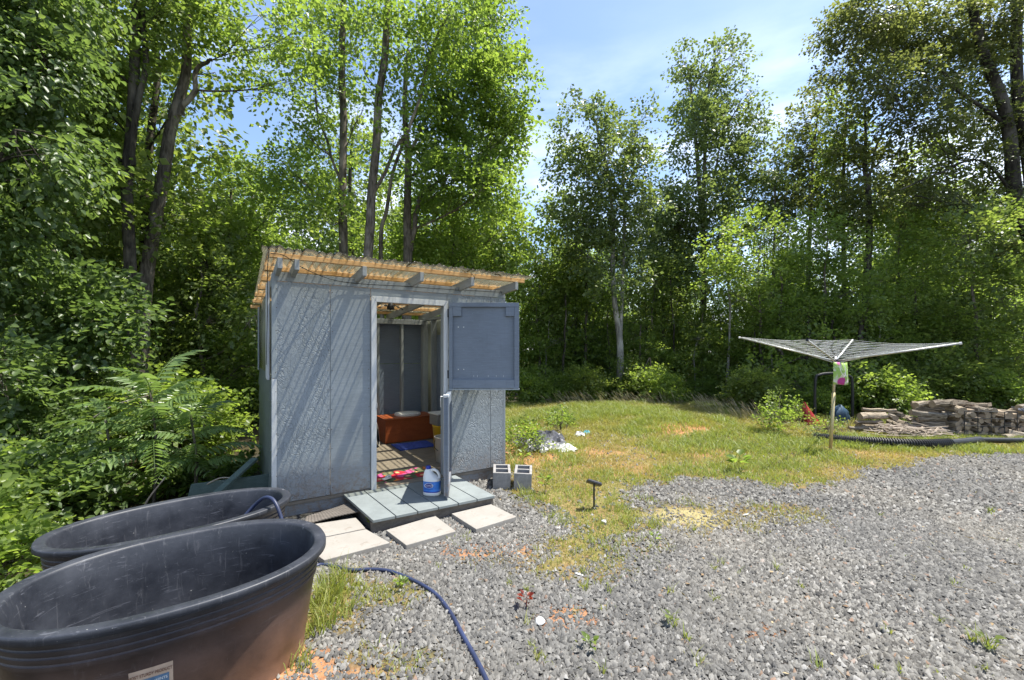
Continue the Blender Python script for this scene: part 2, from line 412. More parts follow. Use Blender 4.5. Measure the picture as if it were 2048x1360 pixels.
def mat_tub():
    k = NT('black_stock_tank_plastic'); v = k.co('Object')
    n = k.noise(v, 5, 6, .65); sc = k.noise(k.co('Object', (3, 3, 26)), 2.2, 6, .7, 1.5)
    geo = k.n('ShaderNodeSeparateXYZ'); k.l(k.tc.outputs['Object'], geo.inputs[0])
    base = k.ramp(n, [(.3, (.014, .016, .022)), (.7, (.042, .046, .058))])
    base = k.mix(k.ramp(sc, [(.60, (0, 0, 0)), (.66, (.6, .6, .6))]), base, (.11, .115, .135))
    s2 = k.noise(k.co('Object', (2, 2, 90)), 1.6, 7, .75, 2.5)
    base = k.mix(k.ramp(s2, [(.655, (0, 0, 0)), (.70, (.5, .5, .5))]), base, (.22, .22, .24))
    s3 = k.noise(k.co('Object', (30, 30, 2.5), (0.2, .1, 0)), 1.2, 6, .7, 1.0)
    base = k.mix(k.ramp(s3, [(.58, (0, 0, 0)), (.70, (.45, .45, .45))]), base, (.15, .15, .16))
    sp = k.noise(v, 55, 3, .7)
    base = k.mix(k.ramp(sp, [(.72, (0, 0, 0)), (.75, (.9, .9, .9))]), base, (.34, .34, .32))
    # red clay dust splashed up the outside: attribute marks the outer skin
    a = k.attr('rnd').outputs['Fac']
    z = k.n('ShaderNodeMapRange'); z.inputs['From Min'].default_value = .56; z.inputs['From Max'].default_value = .16
    k.l(geo.outputs['Z'], z.inputs['Value'])
    nz = k.noise(k.co('Object', (2, 2, 1.2)), 1.5, 5, .6)
    f = k.math('MULTIPLY', k.math('MULTIPLY', a, z.outputs[0]), k.math('ADD', .35, k.math('MULTIPLY', nz, 1.0)))
    base = k.mix(f, base, k.ramp(n, [(.3, (.085, .042, .025)), (.7, (.21, .105, .058))]))
    ro = k.ramp(n, [(.3, (.38, .38, .38)), (.7, (.6, .6, .6))])
    k.bsdf(base, ro, k.bump(k.mix(.5, sp, n), .25, .003), spec=.5); return k.m
M['tub'] = mat_tub()

def mat_flowers():
    k = NT('floral_print_mat'); v = k.co('Object')
    wob = k.n('ShaderNodeTexNoise'); wob.inputs['Scale'].default_value = 7; k.l(v, wob.inputs['Vector'])
    va = k.n('ShaderNodeVectorMath'); va.operation = 'MULTIPLY_ADD'; va.inputs[1].default_value = (.12, .12, .12)
    k.l(wob.outputs['Color'], va.inputs[0]); k.l(v, va.inputs[2])
    vo = k.n('ShaderNodeTexVoronoi'); vo.inputs['Scale'].default_value = 8.5; k.l(va.outputs[0], vo.inputs['Vector'])
    h = k.n('ShaderNodeSeparateColor'); k.l(vo.outputs['Color'], h.inputs[0])
    c = k.ramp(h.outputs[0], [(0, (.10, .12, .06)), (.24, (.55, .02, .05)), (.40, (.70, .20, .04)), (.54, (.62, .10, .30)), (.68, (.48, .02, .22)), (.82, (.16, .17, .10))], 'CONSTANT')
    c = k.mix(k.ramp(vo.outputs['Distance'], [(.15, (1, 1, 1)), (.3, (0, 0, 0))]), c, (.85, .55, .25))
    k.bsdf(c, .9, k.bump(k.noise(v, 120, 2), .5, .003)); return k.m
M['flowers'] = mat_flowers()
def mat_bag():
    k = NT('printed_peg_bag'); v = k.co('Object')
    n = k.noise(v, 6, 3, .5, .6)
    sx_ = k.n('ShaderNodeSeparateXYZ'); k.l(k.tc.outputs['Object'], sx_.inputs[0])
    c = k.ramp(n, [(.34, (.62, .60, .52)), (.42, (.28, .46, .09)), (.54, (.34, .5, .14)), (.58, (.66, .62, .55)), (.64, (.60, .62, .40))])
    d = k.n('ShaderNodeVectorMath'); d.operation = 'DISTANCE'; d.inputs[1].default_value = (0.0, 0, -.11); k.l(k.tc.outputs['Object'], d.inputs[0])
    dd = k.math('ADD', d.outputs['Value'], k.math('MULTIPLY', n, .12))
    c = k.mix(k.ramp(dd, [(.135, (1, 1, 1)), (.15, (0, 0, 0))]), c, (.45, .05, .24))
    d2 = k.n('ShaderNodeVectorMath'); d2.operation = 'DISTANCE'; d2.inputs[1].default_value = (-.04, 0, .14); k.l(k.tc.outputs['Object'], d2.inputs[0])
    dd2 = k.math('ADD', d2.outputs['Value'], k.math('MULTIPLY', n, .1))
    c = k.mix(k.ramp(dd2, [(.085, (1, 1, 1)), (.10, (0, 0, 0))]), c, (.50, .10, .30))
    k.bsdf(c, .7); return k.m
M['bag'] = mat_bag()
def mat_logend():
    return M['logend']
def mat_stone():
    k = NT('crushed_stone'); a = k.attr('rnd').outputs['Fac']
    c = k.ramp(a, [(0, (.034, .032, .029)), (.35, (.105, .10, .091)), (.75, (.195, .187, .170)), (.93, (.28, .268, .243)), (.98, (.38, .37, .35)), (.987, (.24, .14, .09)), (1, (.28, .19, .12))])
    n = k.noise(k.co('Object'), 140, 2)
    d = k.noise(k.co('Object'), .9, 4, .55); c = k.mix(k.ramp(d, [(.46, (0, 0, 0)), (.70, (.35, .35, .35))]), c, (.24, .215, .17)); c = k.mix(k.ramp(k.noise(k.co('Object', (1, 1, 1), (0, 0, 2)), .6, 3), [(.40, (.35, .35, .35)), (.55, (0, 0, 0))]), c, (.09, .09, .088))
    k.bsdf(k.mix(.25, c, k.ramp(n, [(.3, (.04, .04, .042)), (.7, (.24, .24, .235))])), .85, None, spec=.12); return k.m
M['stone'] = mat_stone()

def mat_ground():
    k = NT('yard_ground'); v = k.co('Object')
    g = k.attr('grassw').outputs['Fac']; cl = k.attr('clayw').outputs['Fac']; fo = k.attr('woodw').outputs['Fac']; st = k.attr('straww').outputs['Fac']
    n1 = k.noise(v, 3, 6, .6); n2 = k.noise(v, 26, 5, .65); n3 = k.noise(v, 110, 3, .6)
    vo = k.n('ShaderNodeTexVoronoi'); vo.inputs['Scale'].default_value = 52; k.l(v, vo.inputs['Vector'])
    sc = k.n('ShaderNodeSeparateColor'); k.l(vo.outputs['Color'], sc.inputs[0])
    grav = k.ramp(sc.outputs[0], [(0, (.02, .02, .02)), (.4, (.055, .054, .052)), (1, (.13, .127, .12))])
    grav = k.mix(k.ramp(vo.outputs['Distance'], [(.35, (0, 0, 0)), (.65, (1, 1, 1))]), grav, (.03, .028, .026))  # gravel base kept dark: shade of the gaps between chips painted in
    soil = k.ramp(n2, [(.3, (.12, .075, .035)), (.55, (.25, .15, .07)), (.75, (.33, .23, .12))])
    turf = k.ramp(n2, [(.3, (.10, .085, .03)), (.55, (.20, .17, .06)), (.75, (.33, .27, .13))])
    turf = k.mix(k.ramp(n1, [(.42, (0, 0, 0)), (.62, (.8, .8, .8))]), turf, soil)
    clay = k.ramp(n2, [(.3, (.30, .13, .06)), (.7, (.46, .24, .12))])
    wood = k.ramp(n2, [(.3, (.022, .018, .010)), (.55, (.055, .045, .022)), (.75, (.10, .075, .04))])
    straw = k.ramp(n2, [(.3, (.22, .18, .08)), (.7, (.42, .36, .18))])
    c = k.mix(g, grav, turf); c = k.mix(st, c, straw); c = k.mix(cl, c, clay); c = k.mix(fo, c, wood)
    hgt = k.mix(.5, vo.outputs['Distance'], n3)
    k.bsdf(c, .95, k.bump(k.mix(.5, hgt, n2), .8, .02), spec=.2); return k.m
M['ground'] = mat_ground()

# ------------------------------------------------------------------ yard zones
def pxpoly(pts): return [at(a, b) for a, b in pts]
GRASS = pxpoly([(1012, 925), (1066, 972), (1118, 1008), (1160, 1056), (1095, 1085), (1118, 1112), (1196, 1106), (1238, 1072), (1285, 1035), (1240, 1003),
                (1262, 968), (1335, 953), (1470, 953), (1560, 968), (1640, 957), (1750, 932), (1900, 907), (2150, 899), (2600, 860), (2600, 800), (1500, 790), (900, 790), (950, 840)])
def blob(x, y, px, py, rx, ry, soft=.35):
    """soft ellipse lying on the ground where the photo shows it"""
    cx, cy = at(px, py); w_ = rx * cy / F; y0 = at(px, py - ry)[1]; y1 = at(px, py + ry)[1]; h_ = abs(y0 - y1) / 2
    d = np.hypot((x - cx) / w_, (y - cy) / h_) + (fbm(x, y, 6, 8) - .5) * 1.0
    return sstep(1 + soft, 1 - soft, d)
def zones(x, y):
    x = np.asarray(x, float); y = np.asarray(y, float)
    nz = (fbm(x, y, 2.6, 1) - .5) * .55 + (fbm(x, y, 9, 2) - .5) * .35
    sd = poly_sd(x, y, GRASS)
    g = sstep(.16, -.16, sd + nz - .15)
    for b, wt in (((1390, 1035, 130, 32), .75), ((1560, 1030, 110, 26), .65), ((1150, 1130, 150, 32), .7), ((700, 1205, 70, 55), .75), ((790, 1190, 70, 28), .8), ((1290, 1090, 60, 18), .6), ((1000, 1120, 80, 20), .45),
                  ((660, 1200, 50, 70), 1.0), ((760, 1330, 120, 40), .6), ((1060, 1000, 50, 18), .5)):
        g = np.maximum(g, wt * blob(x, y, *b))
    c = np.zeros_like(g)
    for b, wt in (((960, 1098, 90, 16), .8), ((1140, 1232, 60, 26), .85), ((1370, 862, 75, 12), 1.0), ((1060, 912, 70, 18), .9), ((1180, 905, 70, 10), .5), ((600, 1335, 70, 50), 1.0), ((1410, 905, 90, 10), .5),
                  ((1020, 895, 30, 12), 1.0), ((1230, 940, 130, 14), .35), ((1530, 1270, 40, 14), .7), ((700, 1350, 70, 20), .5), ((1720, 910, 120, 8), .4)):
        c = np.maximum(c, wt * blob(x, y, *b, soft=.5))
    s = np.maximum(.9 * blob(x, y, 1370, 1035, 85, 20, .5), .4 * blob(x, y, 1420, 1000, 60, 14))
    left = -(x + 1.35 + (y - 2.0) * 0.42)
    f = np.maximum(sstep(.1, .8, left + nz), sstep(11.6, 12.6, y + nz))
    f = np.maximum(f, sstep(7.4, 8.2, y + nz * .5) * sstep(4.8, 6.0, x + nz))
    return g, c * (1 - f), f, s
# ground sheet: fine in the yard, coarse to the horizon
def axis(lo, hi, step, far_lo, far_hi):
    a = list(np.arange(lo, hi, step)); s = step; v = hi
    while v < far_hi: a.append(v); s *= 1.22; v += s
    a.append(far_hi); s = step; v = lo - step; b = []
    while v > far_lo: b.append(v); s *= 1.22; v -= s
    b.append(far_lo)
    return np.array(b[::-1] + a)
gx = axis(-4.0, 10.0, .065, -900, 900); gy = axis(1.2, 12.6, .065, -300, 1500)
XX, YY = np.meshgrid(gx, gy)
Z = height(XX, YY)
nx = len(gx); idx = np.arange(len(gx) * len(gy)).reshape(len(gy), nx)
Fq = np.stack([idx[:-1, :-1], idx[:-1, 1:], idx[1:, 1:], idx[1:, :-1]], -1).reshape(-1, 4)
me = mesh_np('ground', np.stack([XX, YY, Z], -1).reshape(-1, 3), Fq, M['ground'], smooth=True)
zg, zc, zf, zs = zones(XX.ravel(), YY.ravel())
for nm, a in (('grassw', zg), ('clayw', zc), ('woodw', zf), ('straww', zs)):
    at_ = me.attributes.new(nm, 'FLOAT', 'POINT'); at_.data.foreach_set('value', a.astype(np.float32))
tag(link('ground', me), kind='structure')

SH_O = np.array([-2.154, 3.90]); SH_A = math.atan2(.538, .843)
def shed_uv(x, y):
    dx = x - SH_O[0]; dy = y - SH_O[1]; c, s = cos(SH_A), sin(SH_A)
    return dx * c + dy * s, -dx * s + dy * c
def shed_w(u, v):
    c, s = cos(SH_A), sin(SH_A); return (SH_O[0] + u * c - v * s, SH_O[1] + u * s + v * c)
T1 = dict(c=(-1.549, 2.022), a=.621, b=.451, t=.6225, rim=.535, base=-.05)
T2 = dict(c=(-2.2316, 2.8945), a=.672, b=.391, t=.749, rim=.435, base=-.15)
def keep_out(x, y):
    """true where no loose stone or blade can lie"""
    u, v = shed_uv(x, y)
    k = (u > -.02) & (u < 2.46) & (v > -.0) & (v < 2.62)
    k |= (u > .60) & (u < 1.82) & (v > -.80) & (v < 0)
    for T in (T1, T2):
        dx = x - T['c'][0]; dy = y - T['c'][1]; c, s = cos(T['t']), sin(T['t'])
        k |= ((dx * c + dy * s) / (T['a'] * .86)) ** 2 + ((-dx * s + dy * c) / (T['b'] * .84)) ** 2 < 1
    return k
PAV = [[(648, 1120), (780, 1085), (732, 1058), (598, 1085)], [(597, 1083.5), (731.2, 1056.5), (712, 1035), (600, 1052)],
       [(812, 1090), (912, 1062), (870, 1031), (772, 1060)], [(952, 1058), (1033, 1033), (982, 1008), (903, 1027)]]
PAVW = [[at(a, b, .045) for a, b in q] for q in PAV]
def on_paver(x, y):
    k = np.zeros(np.shape(x), bool)
    for q in PAVW: k |= poly_sd(x, y, q) < .004
    return k

# ------------------------------------------------------------------ gravel: every chip a real stone
def stones():
    def scatter(n, y0, y1):
        u = rng.random(n); Y = np.sqrt(y0 * y0 + u * (y1 * y1 - y0 * y0)); X = Y * (-.55 + rng.random(n) * 1.80)
        return X, Y
    X, Y, Sz = [], [], []
    for n, a, b, s in ((150000, 1.75, 4.0, .0072), (165000, 4.0, 7.8, .0092)):
        x, y = scatter(n, a, b); X.append(x); Y.append(y); Sz.append(np.full(n, s))
    X = np.concatenate(X); Y = np.concatenate(Y); Sz = np.concatenate(Sz)
    g, c, f, s = zones(X, Y)
    keep = (rng.random(len(X)) < (1 - .96 * g) * (1 - .65 * c) * (1 - f) * (1 - .5 * s)) & ~keep_out(X, Y) & ~on_paver(X, Y) & (X > -1.55) & (X < 9)
    X, Y, Sz = X[keep], Y[keep], Sz[keep]; n = len(X)
    Sz = Sz * (.45 + rng.random(n) ** 2.2 * 1.75)
    z = height(X, Y) + Sz * (.0 + .6 * rng.random(n))
    base = np.array([[1, 0, -.1], [.1, 1, -.1], [-1, .1, -.1], [0, -1, -.1], [.15, .1, 1.15]], float)
    V = base[None] * (1 + (rng.random((n, 5, 3)) - .5) * .8)
    V[:, :4, 2] += (rng.random((n, 4)) - .5) * .5
    V *= Sz[:, None, None] * np.stack([1.15 + rng.random(n) * .5, .75 + rng.random(n) * .35, .8 + rng.random(n) * .4], -1)[:, None, :]
    # tilt then turn
    ta = (rng.random(n) - .5) * .9; ca, sa = np.cos(ta), np.sin(ta)
    V = np.stack([V[..., 0] * ca[:, None] + V[..., 2] * sa[:, None], V[..., 1], -V[..., 0] * sa[:, None] + V[..., 2] * ca[:, None]], -1)
    ra = rng.random(n) * 2 * pi; ca, sa = np.cos(ra), np.sin(ra)
    V = np.stack([V[..., 0] * ca[:, None] - V[..., 1] * sa[:, None], V[..., 0] * sa[:, None] + V[..., 1] * ca[:, None], V[..., 2]], -1)
    V += np.stack([X, Y, z], -1)[:, None, :]
    f = np.array([[0, 1, 4], [1, 2, 4], [2, 3, 4], [3, 0, 4]])
    Fc = (f[None] + (np.arange(n) * 5)[:, None, None]).reshape(-1, 3)
    me = mesh_np('gravel', V.reshape(-1, 3), Fc, M['stone'], rnd=np.repeat(rng.random(n), 5))
    tag(link('gravel', me), 'loose grey crushed stone covering the drive', 'gravel', kind='stuff')
stones()

# ------------------------------------------------------------------ grass
def blades(X, Y, hgt, wid, lean=.5, colr=None, name='grass', mat='grass', droop=.5):
    n = len(X); z = height(X, Y)
    a = rng.random(n) * 2 * pi; d = np.stack([np.cos(a), np.sin(a)], -1)
    b = rng.random(n) * 2 * pi; w_ = np.stack([np.cos(b), np.sin(b)], -1) * wid[:, None] * .5
    le = hgt * lean * (.3 + rng.random(n))
    P0 = np.stack([X, Y, z - .005], -1)
    P1 = P0 + np.concatenate([d * (le * .35)[:, None], (hgt * .6)[:, None]], -1)
    P2 = P0 + np.concatenate([d * le[:, None], (hgt * (1 - droop * lean * .5 * rng.random(n)))[:, None]], -1)
    W = np.concatenate([w_, np.zeros((n, 1))], -1)
    V = np.stack([P0 - W, P0 + W, P1 + W * .8, P1 - W * .8, P2], 1)
    i = (np.arange(n) * 5)[:, None]
    q = i + np.array([[0, 1, 2, 3]]); t = i + np.array([[3, 2, 4]])
    r = colr if colr is not None else rng.random(n)
    return V.reshape(-1, 3), q, t, np.repeat(r, 5)
def lawn():
    n = 420000
    u = rng.random(n); Y = np.sqrt(1.8 ** 2 + u * (12.0 ** 2 - 1.8 ** 2)); X = Y * (-.42 + rng.random(n) * 1.68)
    g, c, f, s = zones(X, Y)
    dens = g ** 1.6 * (1 - .75 * c) * (1 - .5 * s) * (.35 + .9 * sstep(.35, .6, fbm(X, Y, 3.1, 11))) * (1 - f)
    dens = np.maximum(dens, .35 * sstep(11.9, 11.0, Y) * f * (X > 0) * .5)
    dens = np.maximum(dens, .012 * (1 - f) * sstep(.55, .68, fbm(X, Y, 1.7, 13)))      # the odd sprig in the stones
    dens *= np.where(Y < 4.4, .85, 1.0)
    keep = (rng.random(n) < dens) & ~keep_out(X, Y) & ~on_paver(X, Y)
    X, Y = X[keep], Y[keep]; n = len(X)
    lush = sstep(.38, .62, fbm(X, Y, 1.1, 14)); hf = .040 + .05 * lush * sstep(4.2, 6.5, Y) + .045 * sstep(6.5, 10, Y)
    hg = hf * (.5 + rng.random(n) * 1.0); wd = .0035 + .0055 * sstep(3, 9, Y) + rng.random(n) * .003
    col_ = np.clip(.5 * rng.random(n) + .55 * lush + .10 - .5 * sstep(7.5, 5.0, Y) * (1 - lush), 0, 1)
    A = blades(X, Y, hg, wd, 1.0, col_)
    # taller tufts beside the near tank and here and there
    tx, ty, th, tcx = [], [], [], []
    tufts = [(at(1075, 1000), 90, .09, .12), (at(1120, 1040), 120, .08, .14), (at(1160, 990), 120, .09, .16), (at(1180, 1070), 160, .06, .16), (at(1130, 1095), 120, .05, .14), (at(1230, 1020), 120, .08, .14), (at(1215, 1090), 60, .06, .10), (at(1290, 1000), 50, .07, .10), (at(1100, 960), 110, .11, .16), (at(1200, 955), 110, .10, .18), (at(1380, 1010), 60, .06, .12), (at(1580, 1030), 80, .06, .16), (at(1520, 1015), 50, .06, .12), (at(1500, 1060), 30, .05, .12), (at(920, 1080), 40, .04, .10), (at(1090, 1130), 60, .04, .14), (at(650, 1210), 170, .17, .09), (at(668, 1175), 130, .15, .10), (at(640, 1260), 120, .14, .07), (at(690, 1225), 70, .10, .07), (at(600, 1330), 50, .09, .06),
             (at(830, 1040), 10, .07, .02), (at(1310, 1055), 60, .10, .06), (at(1255, 1045), 40, .10, .06), (at(1345, 1250), 14, .09, .03), (at(1975, 1300), 22, .09, .02), (at(1950, 1290), 16, .08, .02), (at(1170, 1180), 20, .07, .03),
             (at(1050, 990), 40, .12, .06), (at(1030, 940), 90, .28, .12), (at(1110, 1010), 40, .08, .06), (at(800, 1168), 26, .06, .03), (at(740, 1195), 70, .06, .09), (at(705, 1180), 60, .08, .08), (at(780, 1200), 50, .05, .08)]
    for k in range(46):
        px = 700 + rng.random() * 1300; py = 1010 + rng.random() * 340
        tufts.append((at(px, py), int(5 + rng.random() * 12), .035 + rng.random() * .035, .012 + .02 * rng.random()))
    for (cx, cy), m, hh, rr in tufts:
        a = rng.random(m) * 2 * pi; q = np.sqrt(rng.random(m)) * rr
        tx += list(cx + np.cos(a) * q); ty += list(cy + np.sin(a) * q * 1.3); th += list(hh * (.5 + .8 * rng.random(m))); tcx += list(.62 + .38 * rng.random(m))
    tx, ty, th, tcx = map(np.array, (tx, ty, th, tcx)); kp = ~keep_out(tx, ty) & ~on_paver(tx, ty)
    B = blades(tx[kp], ty[kp], th[kp], .004 + .004 * rng.random(kp.sum()), .8, tcx[kp])
    V = np.concatenate([A[0], B[0]]); off = len(A[0])
    me = mesh_np('grass', V, [np.concatenate([A[1], B[1] + off]), np.concatenate([A[2], B[2] + off])], M['grass'], rnd=np.concatenate([A[3], B[3]]))
    tag(link('grass', me), 'patchy yellow-green grass on the bank and between the stones', 'grass', kind='stuff')
    # tall seeding grass along the crest
    n = 640
    X = .9 + rng.random(n) * 5.2; Y = 10.6 + rng.random(n) * 1.3 + .25 * np.sin(X * 2)
    X2 = 4.3 + rng.random(300) * 1.6; Y2 = 8.6 + rng.random(300) * 2.0
    X = np.concatenate([X, X2]); Y = np.concatenate([Y, Y2]); n = len(X)
    keep = rng.random(n) < .25 + sstep(.4, .6, fbm(X, Y, 2, 21)); X, Y = X[keep], Y[keep]; n = len(X)
    hg = .14 + .34 * rng.random(n) ** 1.5; z = height(X, Y)
    lean = np.stack([-.10 - .5 * hg * rng.random(n), (rng.random(n) - .5) * .1], -1)
    P = [np.stack([X, Y, z], -1)]
    for t in (.5, .85, 1.0):
        P.append(np.stack([X + lean[:, 0] * t * t, Y + lean[:, 1] * t * t, z + hg * (t - .12 * t ** 4)], -1))
    wv = np.array([.0018, .0018, .006, .001]); Vl = []
    for k in range(4): Vl += [P[k] - np.array([wv[k], 0, 0]), P[k] + np.array([wv[k], 0, 0])]
    V = np.stack(Vl, 1).reshape(-1, 3); i = (np.arange(n) * 8)[:, None]
    q = np.concatenate([i + np.array([[0, 1, 3, 2]]), i + np.array([[2, 3, 5, 4]]), i + np.array([[4, 5, 7, 6]])])
    me = mesh_np('tall_grass', V, q, M['seed'], rnd=np.repeat(rng.random(n), 8))
    tag(link('tall_grass', me), 'tall dry seeding grass along the crest before the woods', 'grass', kind='stuff')
lawn()
def litter():
    n = 2600; u = rng.random(n); Y = np.sqrt(1.8 ** 2 + u * (9.5 ** 2 - 1.8 ** 2)); X = Y * (-.38 + rng.random(n) * 1.6)
    k = ~keep_out(X, Y) & ~on_paver(X, Y) & (fbm(X, Y, 1.2, 31) > .44) & (X > -1.35); X, Y = X[k], Y[k]; n = len(X); z = height(X, Y) + .010 + .006 * rng.random(n)
    a = rng.random(n) * 2 * pi; st = rng.random(n) < .55
    L = np.where(st, .03 + .07 * rng.random(n), .012 + .022 * rng.random(n)); Wd = np.where(st, .0022, L * .6)
    d = np.stack([np.cos(a), np.sin(a), (rng.random(n) - .5) * .25], -1); s = np.stack([-np.sin(a), np.cos(a), (rng.random(n) - .5) * .5], -1)
    C = np.stack([X, Y, z], -1); V = np.stack([C - d * L[:, None] / 2, C - s * Wd[:, None] / 2, C + d * L[:, None] / 2, C + s * Wd[:, None] / 2 + np.array([0, 0, .003])], 1).reshape(-1, 3)
    F_ = (np.arange(n) * 4)[:, None] + np.array([[0, 1, 2, 3]])
    tag(link('leaf_litter', mesh_np('leaf_litter', V, F_, M['litter'], rnd=np.repeat(rng.random(n), 4))), 'scattered dry leaf bits and straw on the gravel and grass', 'leaf litter', kind='stuff')
M['litter'] = mat_leaf('dry_litter', (.16, .08, .035), (.36, .25, .12), (.48, .40, .24), .2, .7)
litter()

# ------------------------------------------------------------------ the shed
shed = empty('outhouse_shed', (SH_O[0], SH_O[1], 0), SH_A, 'grey blue painted plywood outhouse shed with clear corrugated roof and open half doors', 'shed')
def bx(name, u0, u1, v0, v1, z0, z1, mat, parent=shed, bevel=.002, jag=0):
    return MB().box(u0, u1, v0, v1, z0, z1).build(name, M[mat], parent, bevel=bevel)
W_, D_ = 2.44, 2.55
for u0, u1, z0, z1 in ((0, .468, .14, 2.160), (.472, .85, .14, 2.160), (1.692, 2.243, .14, 2.160), (2.247, 2.44, .14, 2.160), (.854, 1.688, 2.075, 2.160)):
    bx('wall_panel', u0, u1, -.012, .0, z0, z1, 'osb' if u0 < .3 or u0 > 1.6 else 'ply')
bx('top_board', -.005, 2.445, -.018, .0, 2.163, 2.245, 'ply')
for z0, z1 in ((.135, 1.275), (1.28, 2.235)):
    bx('corner_post', -.022, .016, -.014, .07, z0, z1, 'trim' if z0 < 1 else 'stud')
bx('corner_post', 2.42, 2.452, -.014, .09, .135, 2.16, 'ply')
nm_ = MB()
for u in (.012, .455, .487, .835, 1.71, 2.228, 2.262, 2.405):
    for q in range(11): nm_.lathe([(.0045, 0), (.004, .002)], 6, M=Matrix.Translation((u + .004 * sin(q * 7 + u * 30), -.0125, .20 + q * .19 + .01 * sin(q * 3 + u))) @ Matrix.Rotation(R(90), 4, 'X'))
nm_.build('nail_heads', mat_simple('rusty_nail', (.10, .06, .04), .6, .4), shed, kind='stuff')
# skirt below the siding
for u0, u1 in ((-.01, .86), (1.70, 2.44)):
    bx('skirt_board', u0, u1, .012, .035, -.06, .137, 'ply')
bx('skirt_board', .86, 1.70, .012, .035, -.06, .10, 'frame_dark')
bx('skirt_board', 2.415, 2.44, .04, 2.55, -.25, .13, 'ply')
# floor boards run across the doorway
y = .0
while y < 2.5:
    bx('floor_board', .0 if y > .05 else .02, 2.41, y + .0, y + .136, .10, .130 + .001 * (int(y * 97) % 3), 'floor', bevel=.003)
    y += .139
bx('door_sill', .905, 1.64, -.035, .0, .085, .137, 'floor', bevel=.004)
# rear wall with studs
bx('rear_panel', 0, W_, 2.55, 2.562, .10, 1.308, 'ply_dark'); bx('rear_panel', 0, W_, 2.55, 2.562, 1.313, 2.04, 'ply_dark')
for u in (.05, .42, .82, 1.21, 1.604, 1.995, 2.36):
    bx('stud', u - .019, u + .019, 2.46, 2.548, .13, 1.955, 'stud')
bx('top_plate', 0, 2.40, 2.45, 2.548, 1.957, 1.996, 'stud'); bx('top_plate', 0, 2.41, 2.45, 2.548, 1.998, 2.038, 'stud')
# right wall: boarded below, clear strip above and beside the rear corner
bx('side_panel', 2.44, 2.452, 0.092, 2.19, -.05, 1.775, 'ply_dark'); bx('side_panel', 2.44, 2.452, 2.19, 2.562, -.3, .16, 'ply_dark')
for v in (.30, .90, 1.50, 2.10, 2.47):
    bx('stud', 2.35, 2.438, v - .019, v + .019, .13, 2.02, 'stud')
bx('side_rail', 2.35, 2.438, .06, 2.44, 2.022, 2.06, 'stud')
def wavy(name, p0, p1, z0, z1, period, amp, mat, normal, n=4):
    """upright corrugated sheet from p0 to p1 (shed plan)"""
    L = math.hypot(p1[0] - p0[0], p1[1] - p0[1]); m = int(L / period * n) + 1; V = []; Fs = []
    for i in range(m + 1):
        t = i / m; o = amp * sin(2 * pi * t * L / period)
        x = p0[0] + (p1[0] - p0[0]) * t + normal[0] * o; y = p0[1] + (p1[1] - p0[1]) * t + normal[1] * o
        V += [(x, y, z0), (x, y, z1)]
        if i: Fs.append((2 * i - 2, 2 * i, 2 * i + 1, 2 * i - 1))
    o = MB().add(V, Fs).build(name, M[mat], shed, smooth=True)
    s_ = o.modifiers.new('thick', 'SOLIDIFY'); s_.thickness = .0012; return o
wavy('window_sheet', (2.462, .09), (2.462, 2.19), 1.70, 2.06, .065, .006, 'sheet_side', (1, 0))
wavy('window_sheet', (2.462, 2.19), (2.462, 2.54), .16, 2.06, .065, .006, 'sheet_side', (1, 0))
# left wall: lapped boards below, milky sheet and white battens above
z = -.30
while z < 1.1:
    o = MB().add([(-.012, .07, z), (-.035, .07, z), (-.035, 2.56, z), (-.012, 2.56, z), (-.012, .07, z + .235), (-.020, .07, z + .235), (-.020, 2.56, z + .235), (-.012, 2.56, z + .235)],
                 [(0, 3, 2, 1), (4, 5, 6, 7), (0, 1, 5, 4), (1, 2, 6, 5), (2, 3, 7, 6), (3, 0, 4, 7)]).build('siding_board', M['lap'], shed)
    z += .228
wavy('window_sheet', (-.020, .30), (-.020, 2.56), 1.30, 2.14, .065, .006, 'sheet_side', (1, 0))
bx('window_batten', -.052, -.034, .10, .30, 1.26, 2.17, 'trim'); bx('window_batten', -.048, -.030, .42, .47, 1.26, 2.16, 'trim')
bx('window_batten', -.045, -.030, 2.46, 2.56, 1.26, 2.13, 'stud')
for v in (.09, .85, 1.7, 2.5): bx('stud', 0.0, .085, v - .019, v + .019, .13, 2.06, 'stud')
# door frame: mitred white casing and jambs
cv0, cv1 = -.040, -.013
def casing(poly):
    m = MB(); n = len(poly)
    V = [(u, cv0, z) for u, z in poly] + [(u, cv1, z) for u, z in poly]
    m.add(V, [tuple(range(n)), tuple(range(2 * n - 1, n - 1, -1))] + [((i + 1) % n, i, n + i, n + (i + 1) % n) for i in range(n)])
    return m
fr = casing([(.853, .125), (.905, .125), (.905, 2.022), (.853, 2.078)]).build('door_frame', M['trim'], shed, bevel=.002)
casing([(.906, 2.024), (1.638, 2.024), (1.690, 2.080), (.854, 2.080)]).build('head_casing', M['trim'], fr, bevel=.002)
casing([(1.639, .125), (1.690, .125), (1.690, 2.078), (1.639, 2.022)]).build('side_casing', M['trim'], fr, bevel=.002)
for u0, u1 in ((.855, .885), (1.655, 1.688)):
    MB().box(u0, u1, -.011, .09, .131, 2.04).build('jamb', M['stud'], fr)
MB().box(.886, 1.654, -.011, .09, 2.028, 2.056).build('jamb', M['stud'], fr)
MB().box(.905, .911, -.044, -.02, .95, 1.0).build('latch_keep', M['metal'], fr)
